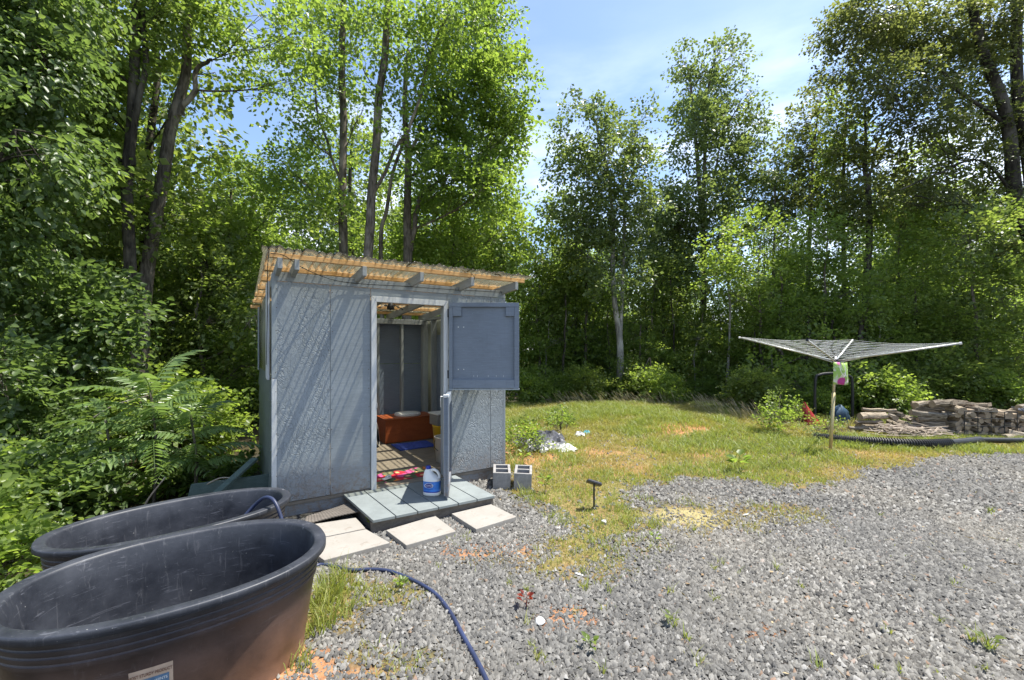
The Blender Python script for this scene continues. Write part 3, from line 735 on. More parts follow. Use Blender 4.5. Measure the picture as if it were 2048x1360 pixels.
# upper half door, swung back until it faces the yard
ud = MB().box(.012, .765, .0, .016, 1.112, 2.055).build('upper_door', M['door'], shed, (1.70, -.046, 0), (0, 0, R(-31.5)), bevel=.002)
for a in ((.0, .040, 1.108, 2.010), (.722, .775, 1.108, 2.010)): MB().box(a[0], a[1], -.034, -.001, a[2], a[3]).build('door_rail', M['door'], ud, bevel=.002)
MB().box(.0, .775, -.034, -.001, 2.012, 2.058).build('door_rail', M['door'], ud, bevel=.002)
MB().box(.041, .721, -.034, -.001, 1.112, 1.205).build('door_rail', M['door'], ud, bevel=.002)
MB().box(-.004, .779, -.038, .018, 1.094, 1.107).build('drip_edge', M['stud'], ud)
for a in ((.041, .135), (.627, .721)): MB().box(a[0], a[1], -.030, -.001, 1.91, 2.011).build('corner_block', M['door'], ud, bevel=.002)
sc_ = MB()
for a in ((.10, 1.79), (.16, 1.79), (.10, 1.32), (.16, 1.32)):
    sc_.lathe([(.006, 0), (.006, .004)], 8, M=Matrix.Translation((a[0], -.001, a[1])) @ Matrix.Rotation(R(90), 4, 'X'))
for a in (.27, .31, .43, .52, .60): sc_.box(a, a + .003, -.002, 0, 1.235, 1.255)
sc_.build('screw_heads', M['metal'], ud, kind='stuff')
for zz in (1.22, 1.90):
    MB().box(-.03, .012, -.006, .022, zz, zz + .09).build('hinge', M['black'], ud)
# lower half door standing open towards the yard
ld = MB().box(.01, .745, -.018, .006, .165, 1.085).build('lower_door', M['door'], shed, (1.70, -.050, 0), (0, 0, R(-117.0)), bevel=.002)
for a in ((.0, .05), (.700, .752)): MB().box(a[0], a[1], .007, .028, .15, 1.09).build('door_rail', M['door'], ld, bevel=.002)
MB().box(.051, .699, .007, .028, .16, .24).build('door_rail', M['door'], ld); MB().box(.051, .699, .007, .028, 1.0, 1.088).build('door_rail', M['door'], ld)
MB().box(.715, .756, -.022, .028, 1.091, 1.115).build('latch_block', M['trim'], ld, bevel=.003)
MB().tube([(.740, -.02, 1.10), (.745, -.045, 1.10), (.745, -.048, 1.06), (.742, -.046, 1.0)], .005, 6).build('latch_hook', M['metal'], ld)
for zz in (.28, .93): MB().box(-.03, .012, -.02, .004, zz, zz + .09).build('hinge', M['metal'], ld)
# rafters, purlins, corrugated sheet; the roof falls gently to the rear
SL = -.060
def rz(v): return 2.316 + SL * (v + .32)
for k, u in enumerate((.020, .150, .717, 1.277, 1.846, 2.41)):
    m = MB(); v0, v1 = -.33, 2.80 if k != 1 else .30
    m.add([(u - .019, v0, rz(v0) - .09), (u + .019, v0, rz(v0) - .09), (u + .019, v1, rz(v1) - .09), (u - .019, v1, rz(v1) - .09),
           (u - .019, v0, rz(v0)), (u + .019, v0, rz(v0)), (u + .019, v1, rz(v1)), (u - .019, v1, rz(v1))],
          [(0, 3, 2, 1), (4, 5, 6, 7), (0, 1, 5, 4), (1, 2, 6, 5), (2, 3, 7, 6), (3, 0, 4, 7)])
    m.build('rafter', M['rafter'], shed, bevel=.002)
for k, v in enumerate((-.30, .20, .70, 1.20, 1.70, 2.20, 2.72)):
    u0 = -.055 - .012 * k; zt = rz(v) + .001; h = .042; pw_ = .09 if k else .038; v -= 0 if k else .015
    MB().add([(u0, v, zt), (2.53, v, zt - .0), (2.53, v + pw_, zt - .0), (u0, v + pw_, zt), (u0, v, zt + h), (2.53, v, zt + h), (2.53, v + pw_, zt + h), (u0, v + pw_, zt + h)],
             [(0, 3, 2, 1), (4, 5, 6, 7), (0, 1, 5, 4), (1, 2, 6, 5), (2, 3, 7, 6), (3, 0, 4, 7)]).build('purlin', M['purlin'], shed, bevel=.003)
def roof_sheet(u0, u1, dz, name='roof_sheet'):
    per = .0635; m = int((u1 - u0) / per * 8); V = []; Fs = []; vs = [-.44, -.33, -.2, .3, .8, 1.3, 1.8, 2.3, 2.86]
    for j, v in enumerate(vs):
        for i in range(m + 1):
            u = u0 + (u1 - u0) * i / m
            o = .006 * sin(2 * pi * u / per) + (.009 + .008 * max(0, -v) * 2.2) * max(0, cos(2 * pi * u / .238)) ** 2
            V.append((u - .02 * (v < -.3) * (i == 0), v + .006 * mnoise.noise(Vector((u * 6, j, 0))), rz(v) + .052 + dz + o ))
    for j in range(len(vs) - 1):
        for i in range(m): a = j * (m + 1) + i; Fs.append((a, a + 1, a + m + 2, a + m + 1))
    o = MB().add(V, Fs).build(name, M['sheet'], shed, smooth=True); s_ = o.modifiers.new('thick', 'SOLIDIFY'); s_.thickness = .0015
roof_sheet(-.10, .58, .004); roof_sheet(.52, 1.20, .0); roof_sheet(1.14, 1.84, .004); roof_sheet(1.78, 2.62, 0)
# loose cable along the eave with two clips
cb = MB().tube(catmull([(-.05, -.34, 2.34), (.05, -.36, 2.33), (.22, -.20, 2.265), (.5, -.05, 2.205), (.8, -.03, 2.195), (1.2, -.03, 2.205), (1.7, -.03, 2.21), (2.2, -.05, 2.22), (2.46, -.03, 2.22), (2.475, -.01, 2.1), (2.47, -.01, 1.9)], 6), .0035, 5).build('cable', M['black'], shed)
MB().tube(catmull([(-.06, -.31, 2.37), (-.07, -.28, 2.2), (-.055, .0, 2.0), (-.06, .1, 1.4)], 5), .003, 5).build('cable', M['black'], shed)
MB().tube(catmull([(1.83, -.31, 2.365), (1.86, -.34, 2.30), (1.88, -.10, 2.22)], 5), .0035, 5).build('cable', M['black'], shed)
for u in (1.76, 2.17): MB().tube([(u - .05, -.32, 2.385), (u + .05, -.32, 2.379)], .013, 8).build('cable_clip', M['black'], shed)

def on_shed(name, u, v, z, rz_=0, *a):
    x, y = shed_w(u, v); return empty(name, (x, y, z), SH_A + rz_, *a)
# toilet bench
tb = on_shed('toilet_bench', 1.99, 2.2, .131, 0, 'varnished orange brown wooden toilet bench inside the shed', 'toilet bench')
MB().box(-.42, .36, -.25, -.236, .012, .352).build('front_board', M['boxwood'], tb, bevel=.002)
MB().box(-.42, -.406, -.234, .24, 0, .352).build('side_board', M['boxwood'], tb); MB().box(.345, .36, -.234, .24, 0, .352).build('side_board', M['boxwood'], tb)
MB().box(-.432, .372, -.262, .245, .354, .372).build('top_board', M['boxwood'], tb, bevel=.003)
seat = MB()
def oval(r, z, n=32): return [(r * .205 * cos(2 * pi * i / n), r * .19 * sin(2 * pi * i / n) - .015 * (1 if sin(2 * pi * i / n) < 0 else 0), z) for i in range(n)]
seat.rings([oval(.96, .373), oval(1.0, .380), oval(1.0, .392), oval(.97, .396)]).build('toilet_seat', M['white'], tb, smooth=True)
MB().rings([oval(.95, .398), oval(.98, .402), oval(.95, .412), oval(.7, .420), oval(.3, .422)]).build('toilet_lid', M['white'], tb, smooth=True)
# basin on edge, buckets, mats
x, y = shed_w(1.42, 1.90)
o = MB().lathe([(.17, -.10), (.175, -.06), (.195, .0), (.205, .004), (.205, .012), (.190, .010), (.168, -.055), (.155, -.09), (0.001, -.092)], 32, cap0=True, cap1=False)
bs = o.build('round_basin', [M['black'], M['white']], None, (x, y, .131 + .207), (R(6), R(80), SH_A - .25), smooth=True)
for p in bs.data.polygons:
    c = p.center
    if c.z > .0: p.material_index = 1
tag(bs, 'dark round basin with a pale rim standing on edge beside the toilet bench', 'basin')
wb = on_shed('cleaning_bucket', 1.93, .60, .131, 0, 'ivory plastic bucket with black handle behind the open lower door', 'bucket')
MB().lathe([(.105, 0), (.11, .004), (.130, .30), (.136, .302), (.136, .315), (.128, .316), (.122, .30), (.100, .01), (.001, .008)], 32, cap1=False).build('bucket_body', M['bucket'], wb, smooth=True)
MB().tube(catmull([(-.134, .0, .27), (-.16, -.04, .24), (-.165, -.07, .20), (-.13, -.10, .16)], 5), .004, 6).build('handle', M['black'], wb)
yb = on_shed('yellow_tub', 2.17, 1.22, .131, 0, 'yellow plastic pail beside the toilet bench in the shed', 'pail')
MB().lathe([(.115, 0), (.125, .005), (.142, .33), (.150, .332), (.150, .352), (.001, .354)], 28, cap1=False).build('pail_body', M['yellow'], yb, smooth=True)
MB().box(-.09, .06, -.147, -.139, .06, .12).build('label', M['red'], yb)
cbx = on_shed('clear_box', 2.17, 1.22, .487, .1, 'cloudy clear plastic storage box standing on the yellow pail', 'storage box')
MB().prism([(-.15, -.12), (.15, -.12), (.15, .12), (-.15, .12)], 0, .15).build('box_body', M['clearbox'], cbx, bevel=.012)
MB().box(-.165, .165, -.135, .135, .151, .172).build('box_lid', M['white'], cbx, bevel=.006)
def mat_cloth(name, u0, u1, v0, v1, mat, label, cat, th=.014, wav=.004):
    n = 18; m = 12; V = []; Fs = []
    for j in range(m + 1):
        for i in range(n + 1):
            u = (i / n - .5) * (u1 - u0); v = (j / m - .5) * (v1 - v0)
            V.append((u, v, wav * (1 + mnoise.noise(Vector((u * 6, v * 6, u0)))) + th))
    for j in range(m):
        for i in range(n): a = j * (n + 1) + i; Fs.append((a, a + 1, a + n + 2, a + n + 1))
    x, y = shed_w((u0 + u1) / 2, (v0 + v1) / 2)
    o = MB().add(V, Fs).build(name, M[mat], None, (x, y, .131), (0, 0, SH_A), smooth=True)
    s_ = o.modifiers.new('thick', 'SOLIDIFY'); s_.thickness = th; s_.offset = -1
    return tag(o, label, cat)
mat_cloth('bath_mat', 1.62, 2.16, 1.42, 1.84, 'bluemat', 'deep blue tufted bath mat on the shed floor before the bench', 'mat')
mat_cloth('floral_mat', .93, 1.60, .10, .47, 'flowers', 'pink and orange floral mat just inside the shed doorway', 'mat', .005, .003)
x, y = shed_w(1.06, .14)
o = MB().box(-.06, .06, -.02, .02, 0, .02).box(.02, .09, .01, .045, .0, .03).build('crumpled_paper', M['white'], None, (x, y, .156), (0, .1, SH_A + .6), bevel=.008)
tag(o, 'scrap of crumpled white paper on the floral mat', 'paper')
# black lamp hanging from the roof
hl = on_shed('hanging_lamp', 1.42, 1.2, 2.085, 0, 'small black lamp with splayed arms hanging under the shed roof', 'lamp')
MB().lathe([(.006, .14), (.006, .085), (.02, .08), (.035, .05), (.05, .0), (.045, -.015), (.001, -.02)], 16).build('lamp_body', M['black'], hl, smooth=True)
for k, a in enumerate((.2, 1.3, 2.6, 3.6, 5.0)):
    MB().tube(catmull([(.03 * cos(a), .03 * sin(a), .02), (.09 * cos(a), .09 * sin(a), .035), (.19 * cos(a), .19 * sin(a), -.01)], 4), .006, 5).build('arm', M['black'], hl)

# ------------------------------------------------------------------ step in front of the door
st = empty('deck_step', (0, 0, 0), 0, 'low grey green painted plank step in front of the shed door', 'step')
cz = .125
bl, brt, ffl, frt = np.array(at(684, 985, cz)), np.array(shed_w(1.79, -.02)), np.array(at(745, 1041, cz)), np.array(at(990, 991, cz))
bl = np.array(shed_w(.585, -.02))
for k in range(6):
    t0, t1 = k / 6 + .004, (k + 1) / 6 - .004
    q = [ffl + (frt - ffl) * t0, ffl + (frt - ffl) * t1, bl + (brt - bl) * t1, bl + (brt - bl) * t0]
    dz = .002 * random.random()
    MB().prism([(p[0], p[1]) for p in q], cz - .024, cz + dz).build('deck_board', M['deck'], st, bevel=.003)
def bar(a, b, th, z0, z1, name, mat, parent):
    d = (b - a) / np.linalg.norm(b - a); nrm = np.array([-d[1], d[0]]) * th
    return MB().prism([tuple(a), tuple(b), tuple(b + nrm), tuple(a + nrm)], z0, z1).build(name, M[mat], parent, bevel=.002)
i_ = lambda p, q, r: p + (q - p) / np.linalg.norm(q - p) * r
A_, B_ = i_(ffl, bl, .03), i_(frt, brt, .03)
bar(A_, B_, .038, .005, .099, 'joist', 'frame_dark', st)
bar(i_(bl, brt, .03), i_(ffl, frt, .03) + (bl - ffl) * .06, .038, .0, .099, 'joist', 'frame_dark', st)
bar(i_(frt, ffl, .02) + (brt - frt) * .06, i_(brt, bl, .02), .038, .0, .099, 'joist', 'frame_dark', st)
# bleach jug
jx, jy = at(864, 989, .127)
jug = empty('bleach_jug', (jx, jy, .127), -.12, 'white bleach jug with blue cap and label on the step', 'jug')
jb = MB()
def jr(rx, ry, z, cx=0, n=28): return [(cx + rx * (abs(cos(2 * pi * i / n)) ** .8) * (1 if cos(2 * pi * i / n) > 0 else -1), ry * (abs(sin(2 * pi * i / n)) ** .8) * (1 if sin(2 * pi * i / n) > 0 else -1), z) for i in range(n)]
jb.rings([jr(.075, .052, 0), jr(.084, .060, .008), jr(.086, .062, .03), jr(.083, .060, .034), jr(.083, .060, .142), jr(.086, .062, .147), jr(.085, .061, .165)], True, True)
jb.build('jug_body', M['white'], jug, smooth=True)
# the shoulder with the pouring neck on the left and the handle on the right
sh = MB(); sh.rings([jr(.085, .061, .165), jr(.066, .055, .185, -.017), jr(.048, .045, .21, -.030), jr(.036, .036, .235, -.036), jr(.024, .024, .25, -.036), jr(.021, .021, .256, -.036)], False, True)
sh.build('shoulder', M['white'], jug, smooth=True)
MB().tube(catmull([(-.015, 0, .235), (.02, 0, .243), (.052, 0, .228), (.072, 0, .195), (.072, 0, .16)], 5), [.012] + [.0135] * 19 + [.014], 10).build('handle', M['white'], jug, smooth=True)
MB().lathe([(.024, .250), (.025, .252), (.025, .274), (.022, .279), (.001, .280)], 20, M=Matrix.Translation((-.036, 0, 0))).build('cap', M['bluecap'], jug, smooth=True)
lab = MB().rings([jr(.0842, .0612, .036), jr(.0842, .0612, .140)], False, False).build('label', M['label_blue'], jug, smooth=True)
MB().lathe([(.001, 0), (.034, .0), (.034, .001), (.001, .001)], 24, M=Matrix.Translation((-.012, -.0618, .104)) @ Matrix.Rotation(R(90), 4, 'X') @ Matrix.Diagonal((1.15, .62, 1, 1))).build('badge', M['navy'], lab)
MB().lathe([(.034, 0), (.038, 0), (.038, .0008), (.034, .0008)], 24, M=Matrix.Translation((-.012, -.0614, .104)) @ Matrix.Rotation(R(90), 4, 'X') @ Matrix.Diagonal((1.15, .62, 1, 1)), cap0=False, cap1=False).build('badge_rim', M['white'], lab)
def text(body, size, mat, parent, loc, rot, name='lettering', extr=.0004, shear=0, sx=1):
    c = bpy.data.curves.new(name, 'FONT'); c.body = body; c.size = size; c.extrude = extr; c.align_x = 'CENTER'; c.align_y = 'CENTER'; c.shear = shear
    c.materials.append(M[mat]); tmp = bpy.data.objects.new(name, c); o = bpy.data.objects.new(name, bpy.data.meshes.new_from_object(tmp)); bpy.data.objects.remove(tmp); col.objects.link(o); o.parent = parent; o.location = loc; o.rotation_euler = rot; o.scale = (sx, 1, 1); return o
text('CLOROX', .021, 'white', lab, (-.012, -.0634, .104), (R(90), 0, 0))
text('DISINFECTING BLEACH', .0085, 'navy', lab, (-.012, -.0622, .072), (R(90), 0, 0))
MB().rings([jr(.0846, .0616, .036), jr(.0846, .0616, .046)], False, False).build('label_band', M['bluecap'], lab, smooth=True)

# ------------------------------------------------------------------ pavers, mat, blocks
labs = ['cream concrete paver nearest the black tank, with a shadowed seam behind it', 'cream concrete paver tucked behind another beside the left end of the step',
        'cream concrete paver before the middle of the plank step', 'cream concrete paver before the right end of the step']
for q, lb in zip(PAV, labs):
    p = [at(a, b, .045) for a, b in q]; c = np.mean(p, 0)
    o = MB().prism([(a - c[0], b - c[1]) for a, b in p], -.045, 0).build('paver', M['paver'], None, (c[0], c[1], .045), bevel=.004)
    tag(o, lb, 'paver', 'cream pavers around the step')
# ribbed rubber mat lying by the skirt
a0, a1, b0, b1 = [np.array(at(*p)) for p in ((608, 1050, .05), (735, 1024, .06), (612, 1036, .05), (700, 1005, .06))]
m = MB(); n = 40; V = []; Fs = []
for i in range(n + 1):
    t = i / n
    for q in (0, .5, 1):
        f_ = a0 + (a1 - a0) * t; g_ = b0 + (b1 - b0) * t; p = f_ + (g_ - f_) * q
        V.append((p[0], p[1], .050 + .025 * t + .004 * (i % 2) + .012 * sin(3 * t + q * 2)))
for i in range(n):
    for q in (0, 1): a = i * 3 + q; Fs.append((a, a + 3, a + 4, a + 1))
o = m.add(V, Fs).build('ribbed_mat', M['frame_dark'], None); s_ = o.modifiers.new('t', 'SOLIDIFY'); s_.thickness = .008
tag(o, 'grey brown ribbed mat lying against the shed skirt beside the step', 'mat')
def cinder(px, py, turn, label):
    x, y = at(px, py, 0)
    g = .045
    m = MB(); Wd, Dp, Hh = .195, .36, .195; t = .03
    # walls and three webs
    m.box(-Wd / 2, -Wd / 2 + t, 0, Dp, 0, Hh); m.box(Wd / 2 - t, Wd / 2, 0, Dp, 0, Hh)
    for y0, y1 in ((0, t), (Dp / 2 - t / 2, Dp / 2 + t / 2), (Dp - t, Dp)): m.box(-Wd / 2 + t - .001, Wd / 2 - t + .001, y0 + .0005, y1 - .0005, .0005, Hh - .001)
    o = m.build('cinder_block', M['block'], None, (x, y, H(x, y) - .01), (0, R(1.5), turn), bevel=.004); jit_mesh(o, .003, 9)
    tag(o, label, 'cinder block', 'cinder blocks at the shed corner')
cinder(1003, 979, R(2), 'grey two-hole cinder block closer to the shed corner'); cinder(1045, 981, R(-3), 'grey two-hole cinder block on the gravel on the side away from the shed')
# solar light
lx, ly = at(1188, 1018, 0)
lt = empty('solar_light', (lx, ly, H(lx, ly)), 0, 'black solar garden light on a short stake in the gravel', 'garden light')
MB().lathe([(.007, -.03), (.009, 0), (.009, .24)], 10).lathe([(.028, .0), (.022, .012), (.010, .02)], 12).build('stake', M['black'], lt)
MB().box(-.07, .07, -.045, .045, -.010, .012).build('lamp_head', M['black'], lt, (0, 0, .25), (R(-28), R(16), R(-6)), bevel=.004)
MB().box(-.063, .063, -.038, .038, 0, .002).build('solar_panel', M['navy'], lt, (.0035, .0065, .2622), (R(-28), R(16), R(-6)))

# ------------------------------------------------------------------ stock tanks
def tank(T, label, scale_z=1.0):
    a, b = T['a'], T['b']; Hh = T['rim'] - T['base']
    t = empty('stock_tank', (T['c'][0], T['c'][1], T['base']), T['t'], label, 'stock tank', 'oval black stock tanks')
    n = 96
    def ring(fa, fb, z, e=2.25):
        return [((a + fa) * math.copysign(abs(cos(q)) ** (2 / e), cos(q)), (b + fb) * math.copysign(abs(sin(q)) ** (2 / e), sin(q)), z) for q in [2 * pi * i / n for i in range(n)]]
    tp = lambda z: -.085 * (1 - z / Hh) - .030        # walls draw in towards the foot
    out = [(tp(0) - .03, 0), (tp(0) - .008, .006), (tp(.02), .025), (tp(.05) + .004, .05), (tp(.055), .058)]
    for z in (.15, .25, .35): out.append((tp(z), z))
    for zz in (Hh - .155, Hh - .125, Hh - .095, Hh - .065):
        out += [(tp(zz) + .0, zz - .004), (tp(zz) + .0075, zz + .002), (tp(zz) + .0095, zz + .020), (tp(zz) + .0045, zz + .024)]
    out += [(-.024, Hh - .036), (-.004, Hh - .034), (.0, Hh - .030), (.0, Hh - .006), (-.003, Hh - .001), (-.008, Hh), (-.048, Hh - .001), (-.055, Hh - .005), (-.058, Hh - .014)]
    k = len(out)
    out += [(-.063 - .07 * (1 - z / Hh) , z) for z in (Hh - .05, Hh - .12, Hh - .125, .35, .2, .08)] + [(-.15, .035), (-.18, .022), (-.32, .02)]
    m = MB(); m.rings([ring(f, f, z) for f, z in out], True, True)
    o = m.build('tank_shell', M['tub'], t, smooth=True)
    at_ = o.data.attributes.new('rnd', 'FLOAT', 'POINT'); at_.data.foreach_set('value', np.repeat([1.0 if i < k - 9 else 0.0 for i in range(len(out))], n).astype(np.float32))
    md = o.modifiers.new('e', 'EDGE_SPLIT'); md.split_angle = R(50)
    return t, ring, tp, Hh
tk1, ring1, tp1, H1 = tank(T1, 'nearer oval black plastic stock tank with a paper sticker on its side')
tk2, ring2, tp2, H2 = tank(T2, 'further oval black plastic stock tank with a blue hose over its rim')
# sticker on the near tank's outer wall: pick the wall point the photo shows it on
q0 = None; best = 1e9
for i in range(400):
    q = -pi + 2 * pi * i / 400
    z = .30; a_, b_ = T1['a'] + tp1(z), T1['b'] + tp1(z)
    lx_, ly_ = a_ * math.copysign(abs(cos(q)) ** (2 / 2.25), cos(q)), b_ * math.copysign(abs(sin(q)) ** (2 / 2.25), sin(q))
    X = T1['c'][0] + lx_ * cos(T1['t']) - ly_ * sin(T1['t']); Y = T1['c'][1] + lx_ * sin(T1['t']) + ly_ * cos(T1['t'])
    if Y < 1.9 and X > -1.9:
        e = abs(1024 + F * X / Y - 298)
        if e < best: best = e; q0 = q
def wall_pt(q, z, off=.0):
    a_, b_ = T1['a'] + tp1(z) + off, T1['b'] + tp1(z) + off
    return Vector((a_ * math.copysign(abs(cos(q)) ** (2 / 2.25), cos(q)), b_ * math.copysign(abs(sin(q)) ** (2 / 2.25), sin(q)), z))
V = []; Fs = []; qs = [q0 - .105 + .21 * i / 10 for i in range(11)]; ZT, ZB = .362, .19
for q in qs: V += [wall_pt(q, ZB, .002), wall_pt(q, ZT, .002)]
for i in range(10): Fs.append((2 * i, 2 * i + 2, 2 * i + 3, 2 * i + 1))
M['paper'] = mat_simple('aged_label_paper', (.52, .38, .28), .6, .15, 20, .1); M['label_slate'] = mat_simple('faded_blue_print', (.10, .18, .28), .6, .3, 40, .05)
M['brown_ink'] = mat_simple('brown_ink', (.16, .07, .04), .7, .1)
stk = MB().add(V, Fs).build('sticker', M['paper'], tk1)
V = []; Fs = []; qs = [q0 - .092 + .180 * i / 10 for i in range(11)]
for q in qs: V += [wall_pt(q, ZB + .01, .0035), wall_pt(q, ZT - .042, .0035)]
for i in range(10): Fs.append((2 * i, 2 * i + 2, 2 * i + 3, 2 * i + 1))
MB().add(V, Fs).build('blue_print', M['label_slate'], stk)
def wall_text(body, q, z, size, mat, name='lettering', sx=1):
    p = wall_pt(q, z, .0052); tx = (wall_pt(q + .02, z) - wall_pt(q - .02, z)).normalized(); up = (wall_pt(q, z + .02) - wall_pt(q, z - .02)).normalized(); nn = tx.cross(up)
    o = text(body, size, mat, stk, p, (0, 0, 0), name, .0003, 0, sx); o.rotation_euler = Matrix((tx, up, nn)).transposed().to_euler(); return o
wall_text('MOST STURDY PRODUCT', q0 + .004, ZT - .024, .019, 'brown_ink', sx=.60)
wall_text('HINTS', q0 + .055, ZT - .058, .016, 'white', sx=.8)
for k in range(5): wall_text('when filling the tank keep on level ground', q0 - .03, ZT - .056 - .012 * k, .006, 'white', sx=.8)

# ------------------------------------------------------------------ blue hose
def hz_(p, dz=.014): return (p[0], p[1], H(*p) + dz)
hp = [(-1.92, 2.98, .30), (-1.83, 3.05, .43), (-1.72, 3.02, .500), (-1.62, 2.97, .45), (-1.50, 2.90, .20), (-1.42, 2.86, .03)]
hp = [Vector(p) for p in hp]
pts = catmull(hp + [Vector(hz_(at(*p))) for p in ((640, 1133), (700, 1144), (740, 1143), (780, 1147), (830, 1166), (872, 1193), (902, 1232), (925, 1275), (950, 1320), (972, 1366), (1000, 1440))], 8)
tag(MB().tube(pts, .0125, 12).build('garden_hose', mat_simple('faded_blue_hose', (.028, .038, .085), .45, .4, 3, .1), None, smooth=True), 'blue garden hose running over the tank rim and across the gravel', 'hose')

# ------------------------------------------------------------------ black corrugated drain pipe
pc = catmull([Vector((*at(*p, .07), .085 + dz)) for p, dz in [((1628, 872), -.04), ((1690, 880), -.01), ((1760, 886), 0), ((1840, 890), 0), ((1900, 888), .0), ((1960, 882), .0)]], 60)
rr = []; n_ = len(pc)
for i, p in enumerate(pc): rr.append((.066 + .010 * (1 if (i // 2) % 2 else -1)) if i < n_ * .80 else .060)
pp = empty('drain_pipe', (0, 0, 0), 0, 'black corrugated drain pipe lying along the edge of the gravel', 'pipe')
MB().tube(pc[::1], rr, 14).build('corrugated_section', M['black'], pp)
pc2 = catmull([Vector(pc[-1]) - Vector((.1, 0, 0)), Vector((*at(2048, 882, .06), .07)), Vector((*at(2150, 878, .06), .06)), Vector((*at(2300, 874, .06), .05))], 6)
MB().tube(pc2, .045, 12).build('smooth_section', M['black'], pp, smooth=True)

# ------------------------------------------------------------------ rotary clothes line
cl = empty('rotary_clothes_line', (4.763, 6.44, 0), 0, 'opened rotary clothes line with pale arms on a brass coloured pole', 'clothes line')
hub = Vector((.08, 0, 1.37))
MB().tube([(0, 0, -.05), (.055, 0, .9)], .023, 12).build('pole', M['polegold'], cl, smooth=True)
MB().tube([(.055, 0, .901), (.085, 0, 1.44)], .018, 12).build('pole', M['alu'], cl, smooth=True)
MB().tube([(.080, 0, 1.335), (.0825, 0, 1.40)], .036, 12).build('hub', M['black'], cl, smooth=True)
tips = [Vector((-.84, .98, 1.75)), Vector((.84 + .1, -.98, 1.62)), Vector((-.92, -.84, 1.665)), Vector((1.0, .84, 1.70))]
tips = [tips[0], tips[2], tips[1], tips[3]]
for t_ in tips:
    MB().tube([hub + (t_ - hub) * .03, t_], .0125, 8).build('arm', M['alu'], cl, smooth=True)
    MB().tube([t_ - (t_ - hub) * .012, t_ + (t_ - hub) * .006], .017, 8).build('end_cap', M['black'] if t_ == tips[1] else M['white'], cl)
    MB().tube([hub + Vector((0, 0, -.03)), hub + (t_ - hub) * .34], .007, 6).build('brace', M['alu'], cl)
for k in range(11):
    f_ = .22 + .76 * k / 10
    c4 = [hub + (t_ - hub) * f_ + Vector((0, 0, .012)) for t_ in tips]; m = MB()
    for i in range(4):
        p, q = c4[i], c4[(i + 1) % 4]; sag = Vector((0, 0, -.02 - .02 * f_))
        m.tube([p, p * .75 + q * .25 + sag * .75, (p + q) / 2 + sag, p * .25 + q * .75 + sag * .75, q], .0023, 5)
    m.build('line', M['wire'], cl)
o = MB(); V = []; Fs = []
for j in range(9):
    for i in range(9):
        u = i / 8 - .5; v = j / 8
        V.append((u * .255 * (1 + .07 * v), -.03 - .035 * (1 - (2 * u) ** 2) * sin(pi * min(1, v * 1.1 + .05)), .165 - v * .33 - .01 * sin(u * 5)))
for j in range(8):
    for i in range(8): a = j * 9 + i; Fs.append((a, a + 9, a + 10, a + 1))
nb = len(V)
V += [(x, -.03 + .02, z) if abs(x) < .12 and abs(z) < .15 else (x, -.028, z) for x, y, z in V]
Fs += [tuple(reversed([q + nb for q in f])) for f in Fs]
for i in range(8): Fs += [(i + 1, i, nb + i, nb + i + 1)[::-1], (72 + i, 73 + i, nb + 73 + i, nb + 72 + i)[::-1], (i * 9, i * 9 + 9, nb + i * 9 + 9, nb + i * 9)[::-1], (i * 9 + 17, i * 9 + 8, nb + i * 9 + 8, nb + i * 9 + 17)[::-1]]
bag = o.add(V, Fs).build('peg_bag', M['bag'], None, (4.763 + .115, 6.44 - .02, 1.185), (0, R(-2), R(12)), smooth=True)
tag(bag, 'flower printed peg bag hanging on the clothes line pole', 'bag')
MB().tube(catmull([(-.03, -.05, .165), (-.055, -.075, .06), (0, -.085, -.04), (.04, -.075, .06), (.03, -.05, .165)], 6), .004, 5).build('draw_cord', M['wire'], bag)

# ------------------------------------------------------------------ plastic film heap, boards, far odds and ends
def crumple(name, cx, cy, sx_, sy_, hh, mat, label, cat, seed=0, n=46, rot=0, base=None, thick=.003):
    V = []; Fs = []
    for j in range(n + 1):
        for i in range(n + 1):
            u = i / n * 2 - 1; v = j / n * 2 - 1; r = math.hypot(u, v)
            e = max(0, 1 - r ** 2.4)
            P_ = Vector((u * 2.2 + seed * 3.1, v * 2.2, seed))
            rid = 1 - abs(mnoise.noise(P_ * 1.3)) * 2.6; rid2 = 1 - abs(mnoise.noise(P_ * 3.1 + Vector((5, 2, 1)))) * 2.6
            h_ = hh * e * (.35 + .45 * max(0, rid) + .28 * max(0, rid2)) + .006
            d = mnoise.noise_vector(P_ * 1.1)
            V.append((u * sx_ * (.8 + .35 * mnoise.noise(P_ * .5)) + d.x * .10 * sx_, v * sy_ + d.y * .12 * sy_, h_))
    for j in range(n):
        for i in range(n):
            u = (i + .5) / n * 2 - 1; v = (j + .5) / n * 2 - 1
            if math.hypot(u, v) + .22 * mnoise.noise(Vector((u * 3, v * 3, seed + 7))) > .95: continue
            a = j * (n + 1) + i; Fs.append((a, a + 1, a + n + 2, a + n + 1))
    o = MB().add(V, Fs).build(name, M[mat], None, (cx, cy, H(cx, cy) if base is None else base), (0, 0, rot))
    s_ = o.modifiers.new('t', 'SOLIDIFY'); s_.thickness = thick
    return tag(o, label, cat)
crumple('plastic_film', .42, 6.95, .62, .58, .24, 'tarp', 'crumpled grey black plastic film heaped on the grass by the shed', 'plastic sheet', 1)
crumple('white_sheet', .80, 6.58, .26, .17, .10, 'whitesheet', 'small dirty white sheet at the edge of the black film', 'sheet', 2, 24)
crumple('plastic_scrap', *at(1160, 872, .02), .12, .10, .09, 'whitesheet', 'crumpled white scrap lying between the film and a teal lid', 'litter', 4, 18)
crumple('teal_lid', *at(1172, 868, .02), .10, .10, .06, 'teal', 'small teal plastic piece lying on the grass', 'litter', 5, 16)
